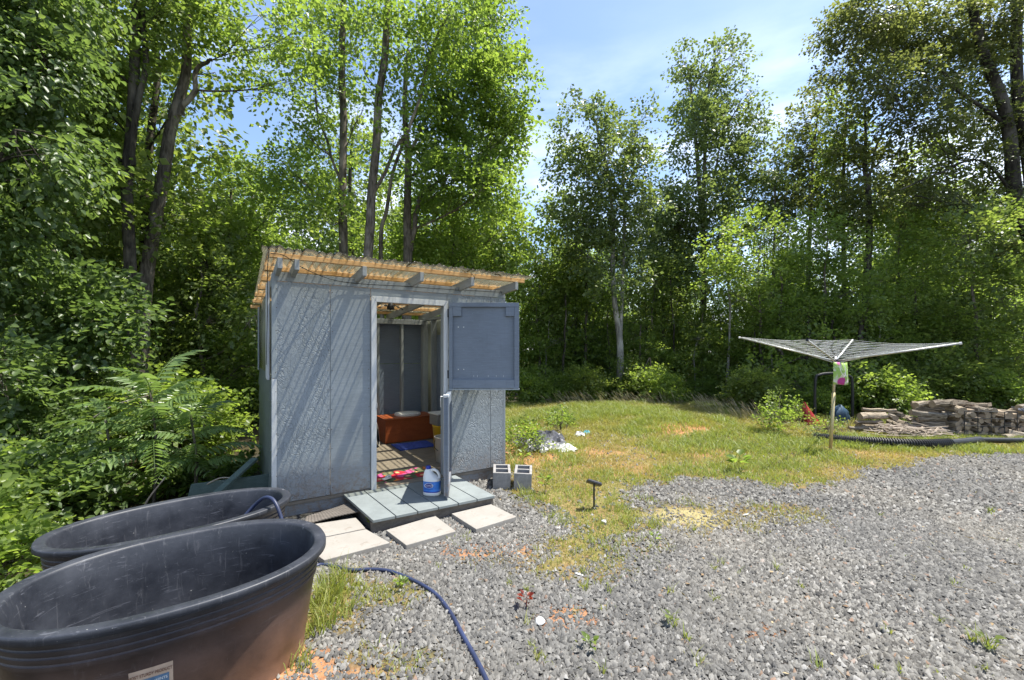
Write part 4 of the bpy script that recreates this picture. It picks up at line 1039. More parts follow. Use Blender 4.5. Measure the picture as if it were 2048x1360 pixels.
# green boards behind the far tank
gb = MB().add([(-3.05, 3.85, -.3), (-2.35, 4.12, -.3), (-2.35, 4.14, -.3), (-3.05, 3.87, -.3), (-2.95, 3.95, .30), (-2.32, 4.20, .33), (-2.32, 4.22, .33), (-2.95, 3.97, .30)],
              [(0, 3, 2, 1), (4, 5, 6, 7), (0, 1, 5, 4), (1, 2, 6, 5), (2, 3, 7, 6), (3, 0, 4, 7)]).build('green_panel', M['green_board'], None, bevel=.003)
tag(gb, 'faded green wooden panel leaning behind the further tank', 'board')
m = MB(); p0 = Vector((-2.72, 3.62, .12)); p1 = Vector((-2.52, 4.22, .47)); d = (p1 - p0).normalized(); sd_ = Vector((1, -.2, 0)).normalized() * .035; up_ = d.cross(sd_).normalized() * .012
m.add([p0 - sd_ - up_, p0 + sd_ - up_, p1 + sd_ - up_, p1 - sd_ - up_, p0 - sd_ + up_, p0 + sd_ + up_, p1 + sd_ + up_, p1 - sd_ + up_], [(0, 3, 2, 1), (4, 5, 6, 7), (0, 1, 5, 4), (1, 2, 6, 5), (2, 3, 7, 6), (3, 0, 4, 7)])
tag(m.build('narrow_plank', M['green_board'], None, bevel=.002), 'narrow green plank leaning against the corner of the shed', 'board')
# red sheet, blue bundle, black hoop by the wood edge
def cone_cloth(name, x, y, r, hh, mat, label, cat, seed, lean=0):
    m = MB(); n = 40; rings = []; pw = 1.3 if lean < 0 else 5
    for k in range(14):
        t = k / 13
        rings.append([((r * (1 - t ** pw) * (1 + .9 * mnoise.noise(Vector((cos(a) * 2, sin(a) * 2, t * 1.5 + seed))) + .16 * sin(a * 7 + seed + t * 3) * (1 - t)) + .012) * cos(a) + lean * t * hh,
                       (r * .7 * (1 - t ** pw) * (1 + .3 * mnoise.noise(Vector((cos(a) * 2, sin(a) * 2 + 9, t + seed)))) + .012) * sin(a), hh * t * (1 + .06 * sin(a * 3))) for a in [2 * pi * i / n for i in range(n)]])
    o = m.rings(rings, False, True).build(name, M[mat], None, (x, y, H(x, y) - .02), smooth=False)
    return tag(o, label, cat)
rx, ry = 6.35, 8.85
cone_cloth('red_sheet', rx - .2, ry, .16, .46, 'red', 'bright red crumpled sheet standing in the weeds at the wood edge', 'sheet', 3, -.28)
cone_cloth('blue_bundle', 6.93, 9.1, .15, .38, 'bluetarp', 'rounded dull blue bundle behind the clothes line pole', 'bundle', 8, .05)
tag(MB().tube(catmull([(6.55, 9.3, -.1), (6.56, 9.3, .85), (6.66, 9.3, 1.0), (7.0, 9.3, 1.03), (7.28, 9.3, .98), (7.36, 9.3, .8), (7.36, 9.3, -.1)], 6), .028, 8).build('metal_hoop', M['black'], None), 'dark metal hoop frame standing behind the blue bundle', 'frame')

# ------------------------------------------------------------------ firewood
def log_mesh(L, r, seed, split=False):
    rs = random.Random(seed); m = MB(); n = 10
    ang = [2 * pi * i / n for i in range(n)]
    prof = []
    if split:
        r *= 1.35; w_ = rs.uniform(1.3, 2.0); prof = [(-r * .45, -r * .3)] + [(r * cos(q) * rs.uniform(.92, 1.05) - r * .45, r * sin(q) * rs.uniform(.92, 1.05) - r * .3) for q in [w_ * i / 4 for i in range(5)]]
    for a in (() if split else ang):
        q = r * (1 + .16 * rs.uniform(-1, 1))
        prof.append((q * cos(a), q * sin(a)))
    rings = []
    for k in range(5):
        t = k / 4; o = Vector((0, rs.uniform(-.012, .012), rs.uniform(-.012, .012)))
        rings.append([(L * (t - .5), p[0] * (1 + .06 * rs.uniform(-1, 1)) + o.y, p[1] * (1 + .06 * rs.uniform(-1, 1)) + o.z) for p in prof])
    m.rings(rings, True, True)
    m.M[-1] = 1; m.M[-2] = 1
    if split:
        for i in range(4): m.M[i * 6] = 1; m.M[i * 6 + 5] = 1
    me = bpy.data.meshes.new('firewood_log'); me.from_pydata([tuple(v) for v in m.V], [], m.F)
    me.materials.append(M['logbark']); me.materials.append(M['logend']); me.polygons.foreach_set('material_index', m.M); me.update(); return me
LOGS = [log_mesh(.50, .048, 1, True), log_mesh(.54, .050, 2), log_mesh(.50, .054, 3, True), log_mesh(.58, .030, 4), log_mesh(.52, .062, 5), log_mesh(.48, .050, 6, True)]
LK_ = ['narrow split', 'thick round', 'split', 'thin round', 'thick round', 'split']
def put_log(k, x, y, z, yaw, tilt, roll, label, group):
    o = link('firewood_log', LOGS[k], None, (x, y, z), (roll, tilt, yaw)); return tag(o, label, 'log', group)
rl = random.Random(11)
# low pile: side on
for (x, y, z, k, yaw) in ((6.62, 8.1, .05, 3, .05), (7.05, 8.05, .05, 2, -.1), (6.72, 8.1, .16, 2, .08), (6.85, 8.25, .06, 4, .2), (6.80, 8.12, .27, 4, .1), (7.30, 8.2, .10, 1, 1.2), (7.46, 8.25, .10, 4, 1.35), (7.25, 8.3, .24, 1, 1.3), (7.42, 8.3, .26, 2, 1.25), (7.08, 8.3, .36, 3, -.15), (7.55, 8.25, .22, 5, 1.4)):
    put_log(k, x, y, z + .02, yaw, rl.uniform(-.06, .06), rl.uniform(0, 6), 'pale %s log in the small low woodpile right of the clothes line pole' % LK_[k], 'logs of the low woodpile')
# tall stack: rows side on at its left, ends on at its right
for row in range(6):
    z = .05 + row * .084
    for q in range(3):
        x = 7.42 + .035 * row + q * .10 + rl.uniform(-.05, .05) * 2; y = 7.72 + q * .17
        if row > 4 and q == 0: continue
        k = rl.randrange(6)
        put_log(k, x + (.05 if q else 0), y, z + rl.uniform(-.01, .01), rl.uniform(-.35, .3), rl.uniform(-.14, .16), rl.uniform(0, 6), 'pale %s log lying side on in the left half of the tall woodpile' % LK_[k], 'logs of the tall woodpile')
for row in range(6):
    z = .055 + row * .084
    for q in range(9):
        x = 7.84 + q * .100 + .05 * (row % 2) + rl.uniform(-.02, .02)
        if row == 5 and q > 5: continue
        k = rl.choice((0, 1, 2, 4, 5, 1)); put_log(k, x, 7.78 + rl.uniform(-.08, .05), z, pi / 2 + rl.uniform(-.15, .15), rl.uniform(-.05, .05), rl.uniform(0, 6), '%s log end on in the right half of the tall woodpile' % LK_[k], 'logs of the tall woodpile')
for x, y, z, k, yaw in ((7.78, 7.7, .575, 4, .03), (7.62, 7.85, .56, 1, .1), (8.02, 7.72, .57, 2, .35), (8.26, 7.8, .55, 1, -.2), (8.5, 7.78, .52, 0, .3)):
    put_log(k, x, y, z, yaw, rl.uniform(-.08, .08), 0, 'pale %s log lying on top of the tall woodpile' % LK_[k], 'logs of the tall woodpile')
# spill towards the right edge
for row in range(5):
    for q in range(8):
        k = rl.randrange(6); x = 8.82 + q * .105 + rl.uniform(-.03, .03)
        put_log(k, x, 7.75 + rl.uniform(-.1, .1), .06 + row * .09, pi / 2 + rl.uniform(-.5, .4), rl.uniform(-.2, .2), rl.uniform(0, 6), '%s log in the sloping woodpile under the black sheet' % LK_[k], 'logs of the sloping woodpile')
put_log(1, 9.20, 7.6, .53, .1, 0, 0, 'thick pale log weighing down the black sheet on the woodpile', 'logs of the sloping woodpile')
put_log(5, 8.55, 7.35, .07, .3, 0, 1, 'pale split log on the ground just behind the drain pipe, beside a whitish one', 'loose logs behind the pipe')
put_log(2, 8.75, 7.3, .09, -.4, .2, 2, 'whitish split log on the ground under the hanging black sheet', 'loose logs behind the pipe')
# wire rack around the stack
rk = empty('wire_rack', (7.86, 7.42, 0), 0, 'dark wire rack standing against the face of the tall woodpile', 'rack')
for z in (.08, .22, .35, .47): MB().tube([(-.05, 0, z + .01), (.40, -.01, z), (.86, 0, z - .01)], .007, 5).build('rail', M['black'], rk)
for x in (-.05, .18, .41, .64, .86): MB().tube([(x, .0, -.02), (x, .0, .47)], .006, 5).build('upright', M['black'], rk)
# black sheet draped over the sloping pile
V = []; Fs = []; n = 20
for j in range(n + 1):
    for i in range(n + 1):
        u = i / n; v = j / n
        x = 8.70 + .25 * v * .6 + u * .9; z = .53 - v * .45 * (.6 + .4 * (1 - u)) ; y = 7.42 - .10 * v
        d = mnoise.noise_vector(Vector((u * 3, v * 2, 3))); r_ = 1 - abs(mnoise.noise(Vector((u * 4 + v, v * 3, 9)))) * 2
        V.append((x + d.x * .05, y + d.y * .05 - .06 * r_, z + d.z * .03))
for j in range(n):
    for i in range(n):
        if i / n < j / n * .75 - .02: continue
        a = j * (n + 1) + i; Fs.append((a, a + 1, a + n + 2, a + n + 1))
o = MB().add(V, Fs).build('black_sheet', M['tarp'], None); s_ = o.modifiers.new('t', 'SOLIDIFY'); s_.thickness = .003
tag(o, 'black plastic sheet hanging over the sloping woodpile', 'plastic sheet')
# heap of sticks between the piles
m = MB()
for k in range(150):
    x = 7.45 + rl.gauss(0, .32) - .35; y = 7.62 + rl.gauss(0, .16); a = rl.uniform(0, pi); L = rl.uniform(.1, .32); zz = .03 + max(0, .10 - abs(x - 7.1) * .12) * rl.random() * 1.6
    p = Vector((x - cos(a) * L, y - sin(a) * L * .6, zz + rl.uniform(-.02, .05))); q = Vector((x + cos(a) * L, y + sin(a) * L * .6, zz + rl.uniform(-.02, .08)))
    m.tube([p, (p + q) / 2 + Vector((0, 0, rl.uniform(-.02, .03))), q], rl.uniform(.004, .011), 4)
tag(m.build('stick_heap', M['stick'], None), 'heap of small dead sticks in front of the woodpiles', 'sticks', kind='stuff')

# ------------------------------------------------------------------ foliage
def leaves(C, Dv, Nn, L, Wd, rnd, fine=False):
    """C base points, Dv leaf directions, Nn rough normals -> vertices, faces"""
    n = len(C); Dv = unit(Dv); S_ = unit(np.cross(Nn, Dv)); Nn = np.cross(Dv, S_)
    L = L[:, None]; Wd = Wd[:, None]
    if fine:
        cup = Nn * Wd * .22
        V = np.stack([C, C + Dv * L * .28 - S_ * Wd * .46 + cup, C + Dv * L * .62 - S_ * Wd * .40 + cup * .8, C + Dv * L - Nn * L * .10,
                      C + Dv * L * .62 + S_ * Wd * .40 + cup * .8, C + Dv * L * .28 + S_ * Wd * .46 + cup], 1)
        f = np.array([[0, 3, 2, 1], [0, 5, 4, 3]]); k = 6
    else:
        V = np.stack([C, C + Dv * L * .45 - S_ * Wd * .5 + Nn * Wd * .15, C + Dv * L, C + Dv * L * .45 + S_ * Wd * .5 + Nn * Wd * .15], 1)
        f = np.array([[0, 2, 1], [0, 3, 2]]); k = 4
    Fc = (f[None] + (np.arange(n) * k)[:, None, None]).reshape(-1, f.shape[1])
    return V.reshape(-1, 3), Fc, np.repeat(rnd, k)
def spray_leaves(P, Dv, per, tw, L, r, flat=.6, hang=.25):
    """per leaves on a twig of length tw starting at each P"""
    m = len(P); t = (np.arange(per) + .6) / per
    t = np.broadcast_to(t, (m, per)) + (r.random((m, per)) - .5) * .12
    Dv = unit(Dv); up = np.array([0, 0, 1.0]); side = unit(np.cross(Dv, up + (r.random((m, 3)) - .5) * (1 - flat) * 2.4))
    nn = unit(np.cross(side, Dv)); nn *= np.sign(nn[:, 2:3] + 1e-6)
    sg = np.where(np.arange(per) % 2 == 0, 1.0, -1.0)[None, :, None]
    C = P[:, None] + Dv[:, None] * (t * tw)[..., None] + side[:, None] * sg * L * .35 - up * (hang * tw * t[..., None] ** 2)
    C = C + (r.random((m, per, 3)) - .5) * L * 1.1
    D2 = Dv[:, None] * .55 + side[:, None] * sg * .8 - up * (.15 + hang) + (r.random((m, per, 3)) - .5) * .9
    N2 = nn[:, None] + (r.random((m, per, 3)) - .5) * (1.5 - flat)
    n = m * per; LL = L * (.65 + .7 * r.random(n)); tone = np.repeat(r.random(m), per)
    return C.reshape(-1, 3), D2.reshape(-1, 3), N2.reshape(-1, 3), LL, LL * (.62 + .25 * r.random(n)), np.clip(.55 * tone + .45 * r.random(n), 0, 1)
def tubes_np(paths, sides=6):
    """paths: list of (pts (k,3), radii (k))"""
    V, Fq, o = [], [], 0; an = np.arange(sides) * 2 * pi / sides
    for pts, rad in paths:
        pts = np.asarray(pts, float); k = len(pts); d = np.gradient(pts, axis=0); d = unit(d)
        ref = np.array([1.0, 0, 0]) if abs(d[0][2]) > .7 else np.array([0, 0, 1.0])
        a = unit(np.cross(d, ref)); b = np.cross(d, a)
        s = sides if rad[0] > .03 else (4 if rad[0] > .012 else 3); an = np.arange(s) * 2 * pi / s
        R_ = pts[:, None] + (a[:, None] * np.cos(an)[None, :, None] + b[:, None] * np.sin(an)[None, :, None]) * np.asarray(rad)[:, None, None]
        V.append(R_.reshape(-1, 3)); i = np.arange(k - 1)[:, None] * s + o; j = np.arange(s)[None]
        Fq.append(np.stack([i + j, i + (j + 1) % s, i + s + (j + 1) % s, i + s + j], -1).reshape(-1, 4)); o += k * s
    return np.concatenate(V), np.concatenate(Fq)
def curve_path(p0, p1, r, k=7, sag=0., wob=.05):
    t = np.linspace(0, 1, k)[:, None]; p0 = np.asarray(p0, float); p1 = np.asarray(p1, float); L = np.linalg.norm(p1 - p0)
    n1 = (r.random(3) - .5) * wob * L * 2
    return p0 * (1 - t) + p1 * t + np.sin(t * pi) * n1 + np.sin(t * 2 * pi) * (r.random(3) - .5) * wob * L + np.array([0, 0, 1]) * sag * L * (t * t - t)
def trunk_path(pts, r, k=14):
    P_ = np.array([tuple(v) for v in catmull([tuple(p) for p in pts], 6)])
    return P_ + np.stack([np.interp(np.arange(len(P_)), np.linspace(0, len(P_), 9), (r.random(9) - .5)) * .10 for _ in range(2)] + [np.zeros(len(P_))], -1)
def build_tree(name, trunks, blobs, mat, bark, label, cat='tree', seed=0, L=.11, per=11, tw=.42, dens=60, gap=.42, fine=False, flat=.45, hang=.25, group=None, upward=.5, trunk_name='trunk', crown_name='crown', limbs=True):
    """trunks: list of (points, r0, r1); blobs: (centre, (rx,ry,rz), weight)"""
    r = np.random.default_rng(seed); paths = []; trunk_pts = []
    if not fine: L *= .84; dens *= 1.05
    for pts, r0, r1 in trunks:
        tp_ = trunk_path(pts, r); k = len(tp_); rad = np.linspace(r0, r1, k); rad[0] *= 1.25; paths.append((tp_, rad)); trunk_pts.append(np.concatenate([tp_, rad[:, None]], 1))
    TP = np.concatenate(trunk_pts)
    PA, DA = [], []
    for c, rad, wgt in blobs:
        c = np.asarray(c, float); rad = np.asarray(rad, float)
        vol = rad[0] * rad[1] * rad[2] * 4.19; m = int(max(5, dens * wgt * vol ** .8))
        d = unit(r.normal(size=(m * 2, 3))); q = r.random(m * 2) ** .45
        P = c + d * rad * q[:, None]
        nz = fbm(P[:, 0] * 1.3 + P[:, 2] * .9 + seed, P[:, 1] * 1.1 - P[:, 2] * 1.6, 1.9, seed % 50)
        P = P[nz > gap]; dd = unit((P - c) / rad)
        P, dd = P[:m], dd[:m]
        out = dd * .8 + r.normal(size=dd.shape) * .45 + np.array([0, 0, upward * .6])
        PA.append(P); DA.append(out)
        if limbs:
            # limb from the stem to the clump, then twigs to a share of the sprays
            low = TP[TP[:, 2] < c[2] - .15 * rad[2]]
            low = low if len(low) else TP[:1]
            dist = np.linalg.norm(low[:, :3] - c, axis=1) + .8 * np.abs((c[2] - low[:, 2]) - .7 * np.linalg.norm(low[:, :2] - c[:2], axis=1))
            b = low[np.argmin(dist)]; lr = min(b[3] * .5, .012 + .009 * np.linalg.norm(c - b[:3]))
            lp = curve_path(b[:3], c + np.array([0, 0, .2 * rad[2]]), r, 8, .25); paths.append((lp, np.linspace(lr, lr * .35, 8)))
            for i in range(min(len(P), int(6 + 10 * wgt))):
                e = P[i]; s0 = lp[3 + r.integers(5)]; paths.append((curve_path(s0, e, r, 4, .1, .08), np.linspace(max(.005, lr * .35), .003, 4)))
    P = np.concatenate(PA); Dv = np.concatenate(DA)
    root = empty(name, tuple(TP[0, :3] * [1, 1, 1]), 0, label, cat, group)
    o3 = TP[0, :3]
    V, Fq = tubes_np(paths, 9)
    link(trunk_name, mesh_np(trunk_name, V - o3, Fq, M[bark], smooth=True), root)
    a = spray_leaves(P, Dv, per, tw, L, r, flat, hang)
    V, Fc, rn = leaves(*a, fine=fine)
    link(crown_name, mesh_np(crown_name, V - o3, Fc, M[mat], rnd=rn), root)
    return root, len(Fc) * (2 if fine else 1)
TRI = 0
def gz(x, y): return H(x, y) - .1
def tree_px(name, D, stems, bl, mat, bark, label, seed, **kw):
    """stems: ([(px,py)..], r0, r1); first stem point is dropped to the ground. bl: (px,py,rx,ry,w)"""
    global TRI
    tr = []
    for i, (pp, r0, r1) in enumerate(stems):
        P = [far(a, b, D) for a, b in pp]
        if i == 0 or pp[0][1] > 500: P[0] = np.array([P[0][0], D, gz(P[0][0], D)])
        tr.append((P, r0, r1))
    rr = np.random.default_rng(seed + 500); B = []
    for (px, py, rx, ry, w_) in bl:
        dd = D + (rr.random() - .5) * 1.2; c = far(px, py, dd); B.append((c, (rx * dd / F, (rx + ry) * .5 * dd / F, ry * dd / F), w_))
    root, n = build_tree(name, tr, B, mat, bark, label, seed=seed, **kw); TRI += n; return root
Q = 1.0
# ---- near foliage hanging in from the left
tree_px('broadleaf_tree', 4.9, [([(-420, 900), (-400, 400), (-330, 60), (-300, -200)], .13, .07)],
        [(0, 60, 130, 110, 1), (-120, 200, 150, 160, .6), (30, 280, 110, 100, 1), (-40, 460, 100, 110, .9), (90, 130, 70, 60, 1), (30, -60, 150, 80, .7)], 'leaf_d', 'bark_dark',
        'dark broadleaf tree whose big leaves hang over the top left corner', 1, L=.078, per=12, tw=.42, dens=360, fine=True, flat=.75, hang=.45, upward=0, gap=.40)
tree_px('forest_tree', 8.0, [([(262, 900), (262, 620), (258, 360), (264, 200), (275, 40), (285, -200)], .105, .07), ([(262, 330), (285, 150), (280, -60)], .06, .035)],
        [(120, 60, 150, 120, 1), (60, 220, 140, 120, 1), (170, 200, 60, 110, 1), (330, 20, 80, 60, 1), (230, -40, 160, 70, 1), (120, 380, 110, 90, 1), (20, 420, 100, 110, 1), (140, 520, 80, 80, 1)], 'leaf_m', 'bark_dark',
        'tall straight dark trunked tree, leftmost of the large trunks, in thick leaf', 2, L=.105, per=12, tw=.42, dens=115, flat=.7, hang=.3, gap=.38)
tree_px('leaning_tree', 8.6, [([(286, 900), (292, 560), (330, 330), (352, 220), (372, 120), (388, -80)], .135, .07), ([(358, 228), (385, 190), (400, 130), (425, 120)], .06, .03)],
        [(400, -30, 110, 60, 1), (520, 40, 80, 50, .9), (500, 110, 70, 40, .7), (560, 170, 60, 40, .7), (430, 150, 35, 28, .5), (600, 60, 60, 60, .8), (340, 440, 70, 80, .7)], 'leaf_b', 'bark_mid',
        'large leaning tree with rough forked trunk beside the straight one', 3, L=.105, per=10, tw=.42, dens=95, flat=.65, hang=.3, gap=.42)
# ---- bank of shrubs and saplings at the left
tree_px('left_sapling', 6.6, [([(140, 1000), (150, 800), (120, 600), (100, 480)], .05, .02)],
        [(90, 600, 120, 90, 1), (200, 640, 80, 80, .9), (60, 720, 110, 90, 1), (170, 760, 80, 60, .8), (10, 560, 70, 90, 1)], 'leaf_d', 'bark_mid',
        'bushy sapling with sunlit sprays left of the fern-leaved plant', 4, L=.10, per=10, tw=.4, dens=170, flat=.85, hang=.2, gap=.38, fine=True)
tree_px('bank_shrub', 4.5, [([(60, 1100), (70, 960), (60, 880)], .02, .008)],
        [(40, 860, 100, 70, 1), (110, 930, 80, 50, 1), (60, 990, 110, 70, 1), (170, 1010, 80, 40, 1), (-60, 900, 70, 120, .8), (-20, 740, 90, 60, .7)], 'leaf_d', 'bark_mid',
        'broad shrub with rounded leaves rising behind the left end of the further tank', 5, cat='shrub', L=.075, per=10, tw=.26, dens=700, flat=.8, hang=.2, gap=.36, fine=True, upward=.7)
tree_px('low_bank_shrub', 3.0, [([(20, 1200), (20, 1130), (30, 1090)], .012, .006)],
        [(10, 1130, 70, 45, 1), (50, 1090, 40, 25, .8), (-60, 1080, 70, 90, 1)], 'leaf_b', 'bark_mid',
        'low bright green shrub growing at the left end of the tanks', 6, cat='shrub', L=.055, per=9, tw=.18, dens=1500, flat=.8, hang=.1, gap=.36, fine=True, upward=.8)
tree_px('bank_shrub', 5.6, [([(380, 1010), (380, 920), (400, 850)], .02, .008)],
        [(420, 950, 70, 34, 1), (330, 975, 90, 26, 1), (475, 955, 44, 30, .8), (440, 980, 60, 26, .7)], 'leaf_d', 'bark_mid',
        'dark shrub on the bank between the further tank and the shed', 7, cat='shrub', L=.085, per=9, tw=.28, dens=420, flat=.7, hang=.25, gap=.38, fine=True)
# ---- trees behind and beside the shed
tree_px('forest_tree', 11.5, [([(443, 980), (446, 820), (450, 640), (458, 520), (465, 380)], .08, .03)],
        [(470, 380, 70, 60, 1), (430, 470, 70, 60, 1), (500, 480, 70, 60, 1), (560, 400, 60, 60, .8), (450, 560, 80, 50, .8), (540, 540, 60, 50, .7), (400, 620, 70, 45, .7), (480, 690, 60, 40, .6)], 'leaf_b', 'bark_mid',
        'slim dark stemmed tree in bright leaf between the leaning trunk and the shed', 8, L=.11, per=10, tw=.42, dens=95, gap=.40)
tree_px('forest_tree', 10.7, [([(690, 900), (688, 500), (684, 400), (683, 250), (680, 120), (690, -100)], .115, .07), ([(686, 390), (660, 300), (630, 220), (625, 60)], .035, .02)],
        [(640, 60, 80, 70, 1), (600, 150, 60, 60, .8), (660, 180, 60, 50, .7), (720, 40, 80, 50, 1), (650, 300, 60, 50, .8), (600, 260, 40, 40, .6), (720, 240, 40, 50, .5), (620, 400, 60, 50, .9), (680, 440, 60, 40, .7), (560, 330, 60, 50, .7)], 'leaf_b', 'bark_mid',
        'straight smooth trunked tree rising over the left end of the shed roof', 9, L=.105, per=10, tw=.42, dens=90, gap=.42)
tree_px('forest_tree', 9.8, [([(730, 900), (736, 500), (746, 380), (757, 220), (768, 100), (778, -60)], .115, .07), ([(742, 400), (790, 300), (822, 250), (850, 140), (890, 40)], .04, .025)],
        [(790, 60, 70, 60, .9), (850, 90, 70, 60, 1), (900, 30, 90, 60, 1), (830, 180, 50, 50, .7), (760, 160, 40, 50, .5), (700, 100, 40, 50, .5), (800, 280, 40, 40, .5)], 'leaf_b', 'bark_mid',
        'slightly leaning brown grey trunked tree, middle one of those over the shed roof', 10, L=.105, per=10, tw=.42, dens=95, gap=.42)
tree_px('forest_tree', 11.2, [([(812, 900), (815, 500), (818, 400), (812, 250), (815, 100)], .14, .05), ([(817, 500), (835, 420), (842, 385)], .07, .05), ([(816, 320), (860, 230), (930, 180)], .05, .025), ([(765, 900), (762, 500), (776, 420), (792, 330), (830, 240), (860, 170)], .06, .03)],
        [(960, 90, 75, 75, 1), (1000, 180, 65, 70, 1), (920, 180, 70, 60, 1), (1010, 270, 50, 50, .8), (940, 290, 70, 60, 1), (870, 260, 60, 60, .8), (900, 360, 80, 50, 1), (970, 380, 60, 40, .8), (840, 350, 50, 50, .6), (985, 30, 45, 50, .7), (1045, 225, 28, 35, .5)], 'leaf_b', 'bark_mid',
        'broad tree with forked trunk and bright crown leaning out over the right of the shed', 11, L=.115, per=11, tw=.46, dens=130, gap=.40)
tree_px('forest_tree', 12.5, [([(900, 900), (905, 560), (910, 450)], .06, .03)],
        [(860, 450, 70, 50, 1), (940, 450, 70, 50, 1), (1000, 470, 60, 50, .9), (900, 510, 80, 50, 1), (1010, 540, 50, 50, .9), (960, 530, 60, 40, .8), (760, 470, 60, 50, .9), (820, 520, 60, 40, .7), (1040, 400, 18, 24, .5)], 'leaf_b', 'bark_mid',
        'lower bright green tree whose crown shows just above the shed roof', 12, L=.12, per=10, tw=.45, dens=95, gap=.38)
# ---- centre: the two high crowns against the sky and their neighbours
tree_px('pale_trunk_tree', 12.9, [([(1236, 815), (1238, 690), (1230, 600), (1226, 480), (1215, 340), (1190, 240)], .115, .03), ([(1236, 640), (1246, 560), (1246, 440), (1250, 320), (1275, 250)], .06, .025)],
        [(1160, 215, 34, 32, .8), (1195, 240, 30, 34, .7), (1225, 260, 34, 30, .8), (1290, 238, 30, 24, .7), (1268, 262, 22, 20, .5), (1130, 270, 28, 30, .7), (1215, 320, 70, 55, 1), (1150, 340, 50, 50, .9), (1280, 330, 36, 40, .8), (1220, 410, 70, 50, 1), (1150, 430, 50, 50, .9), (1290, 410, 36, 40, .8), (1180, 500, 70, 50, 1), (1270, 490, 50, 50, .8), (1120, 480, 36, 40, .7), (1230, 560, 70, 45, .6)], 'leaf_g', 'bark_grey',
        'tall tree with pale grey trunk standing at the edge of the mown grass', 13, L=.12, per=11, tw=.46, dens=100, gap=.42)
tree_px('tall_poplar', 14.2, [([(1405, 850), (1406, 600), (1405, 470), (1395, 330), (1385, 230), (1375, 130)], .11, .03), ([(1405, 480), (1408, 330), (1412, 200), (1435, 110)], .07, .025), ([(1406, 440), (1440, 300), (1480, 200)], .03, .015)],
        [(1365, 125, 20, 26, .8), (1372, 180, 26, 34, .8), (1412, 140, 22, 28, .7), (1440, 105, 24, 22, .8), (1470, 110, 20, 22, .7), (1492, 122, 12, 16, .5), (1430, 180, 36, 34, .9), (1395, 240, 44, 40, 1), (1455, 200, 24, 24, .6), (1500, 180, 20, 12, .5), (1440, 250, 40, 36, .8), (1500, 250, 38, 34, .9), (1370, 300, 34, 34, .8), (1440, 320, 50, 40, .9), (1500, 320, 36, 34, .8), (1400, 390, 60, 40, 1), (1480, 390, 46, 34, .8), (1360, 440, 40, 40, .8), (1440, 460, 60, 40, .9), (1330, 500, 40, 40, .8), (1400, 540, 60, 40, .8)], 'leaf_g', 'bark_mid',
        'tallest narrow poplar-like tree with several upright stems against the open sky', 14, L=.12, per=11, tw=.46, dens=135, gap=.41)
tree_px('slim_tree', 14.0, [([(1615, 850), (1618, 600), (1622, 450), (1626, 320), (1640, 200)], .09, .02)],
        [(1640, 190, 24, 26, .8), (1610, 240, 28, 28, .8), (1660, 250, 24, 26, .7), (1590, 300, 34, 34, .9), (1640, 310, 34, 34, .9), (1570, 350, 28, 28, .7), (1620, 380, 46, 40, 1), (1580, 420, 40, 30, .8), (1660, 400, 24, 34, .6)], 'leaf_o', 'bark_mid',
        'slim straight tree between the tallest poplar and the forked one', 15, L=.12, per=11, tw=.45, dens=130, gap=.40)
tree_px('forked_tree', 12.2, [([(1735, 850), (1736, 600), (1738, 400), (1732, 300), (1728, 200)], .12, .02), ([(1738, 370), (1750, 300), (1790, 230)], .04, .02)],
        [(1735, 190, 28, 28, .7), (1700, 240, 22, 26, .6), (1760, 250, 28, 26, .6), (1700, 320, 34, 34, .8), (1760, 330, 40, 36, .8), (1810, 300, 34, 34, .7), (1720, 400, 46, 34, .9), (1790, 400, 46, 40, .9), (1690, 450, 40, 34, .8)], 'leaf_o', 'bark_dark',
        'dark trunked tree forking high up behind the clothes line', 16, L=.115, per=11, tw=.45, dens=125, gap=.42)
tree_px('slim_tree', 14.6, [([(1325, 850), (1326, 600), (1320, 400)], .07, .02)], [(1320, 400, 34, 40, .9), (1300, 470, 40, 36, .9), (1350, 460, 36, 36, .9), (1340, 540, 44, 36, .8)], 'leaf_g', 'bark_mid', 'slim tree filling the gap between the pale trunk and the tallest poplar', 17, L=.12, dens=110, gap=.41)
tree_px('slim_tree', 13.6, [([(1545, 850), (1546, 600), (1550, 350)], .07, .02)], [(1550, 330, 26, 34, .8), (1530, 390, 36, 34, .9), (1570, 400, 30, 34, .8), (1545, 450, 44, 34, .9)], 'leaf_g', 'bark_mid', 'slim tree right behind the yellow green one', 18, L=.12, dens=110, gap=.41)
tree_px('slim_tree', 13.0, [([(1692, 850), (1690, 600), (1688, 300), (1695, 200)], .08, .02)], [(1695, 190, 24, 30, .8), (1672, 250, 28, 30, .9), (1710, 280, 28, 34, .9), (1680, 340, 40, 34, 1), (1700, 420, 44, 34, 1), (1660, 440, 34, 30, .9)], 'leaf_m', 'bark_dark', 'slim dark stemmed tree close left of the forked one', 19, L=.12, dens=115, gap=.41)
tree_px('slim_tree', 13.4, [([(1850, 850), (1852, 600), (1856, 360)], .08, .02)], [(1850, 330, 40, 44, 1), (1820, 400, 40, 36, .9), (1890, 390, 44, 40, 1), (1860, 460, 50, 36, 1), (1930, 430, 44, 36, .9)], 'leaf_m', 'bark_mid', 'leafy slim tree under the boughs of the big rough tree', 20, L=.12, dens=115, gap=.41)
tree_px('slim_tree', 14.4, [([(1150, 850), (1152, 600), (1148, 400)], .07, .02)], [(1120, 420, 34, 36, .9), (1090, 500, 36, 36, .9), (1150, 540, 44, 36, .9), (1110, 580, 40, 34, .8)], 'leaf_m', 'bark_dark', 'slim tree nearest the right side of the shed roof', 34, L=.12, dens=110, gap=.41)
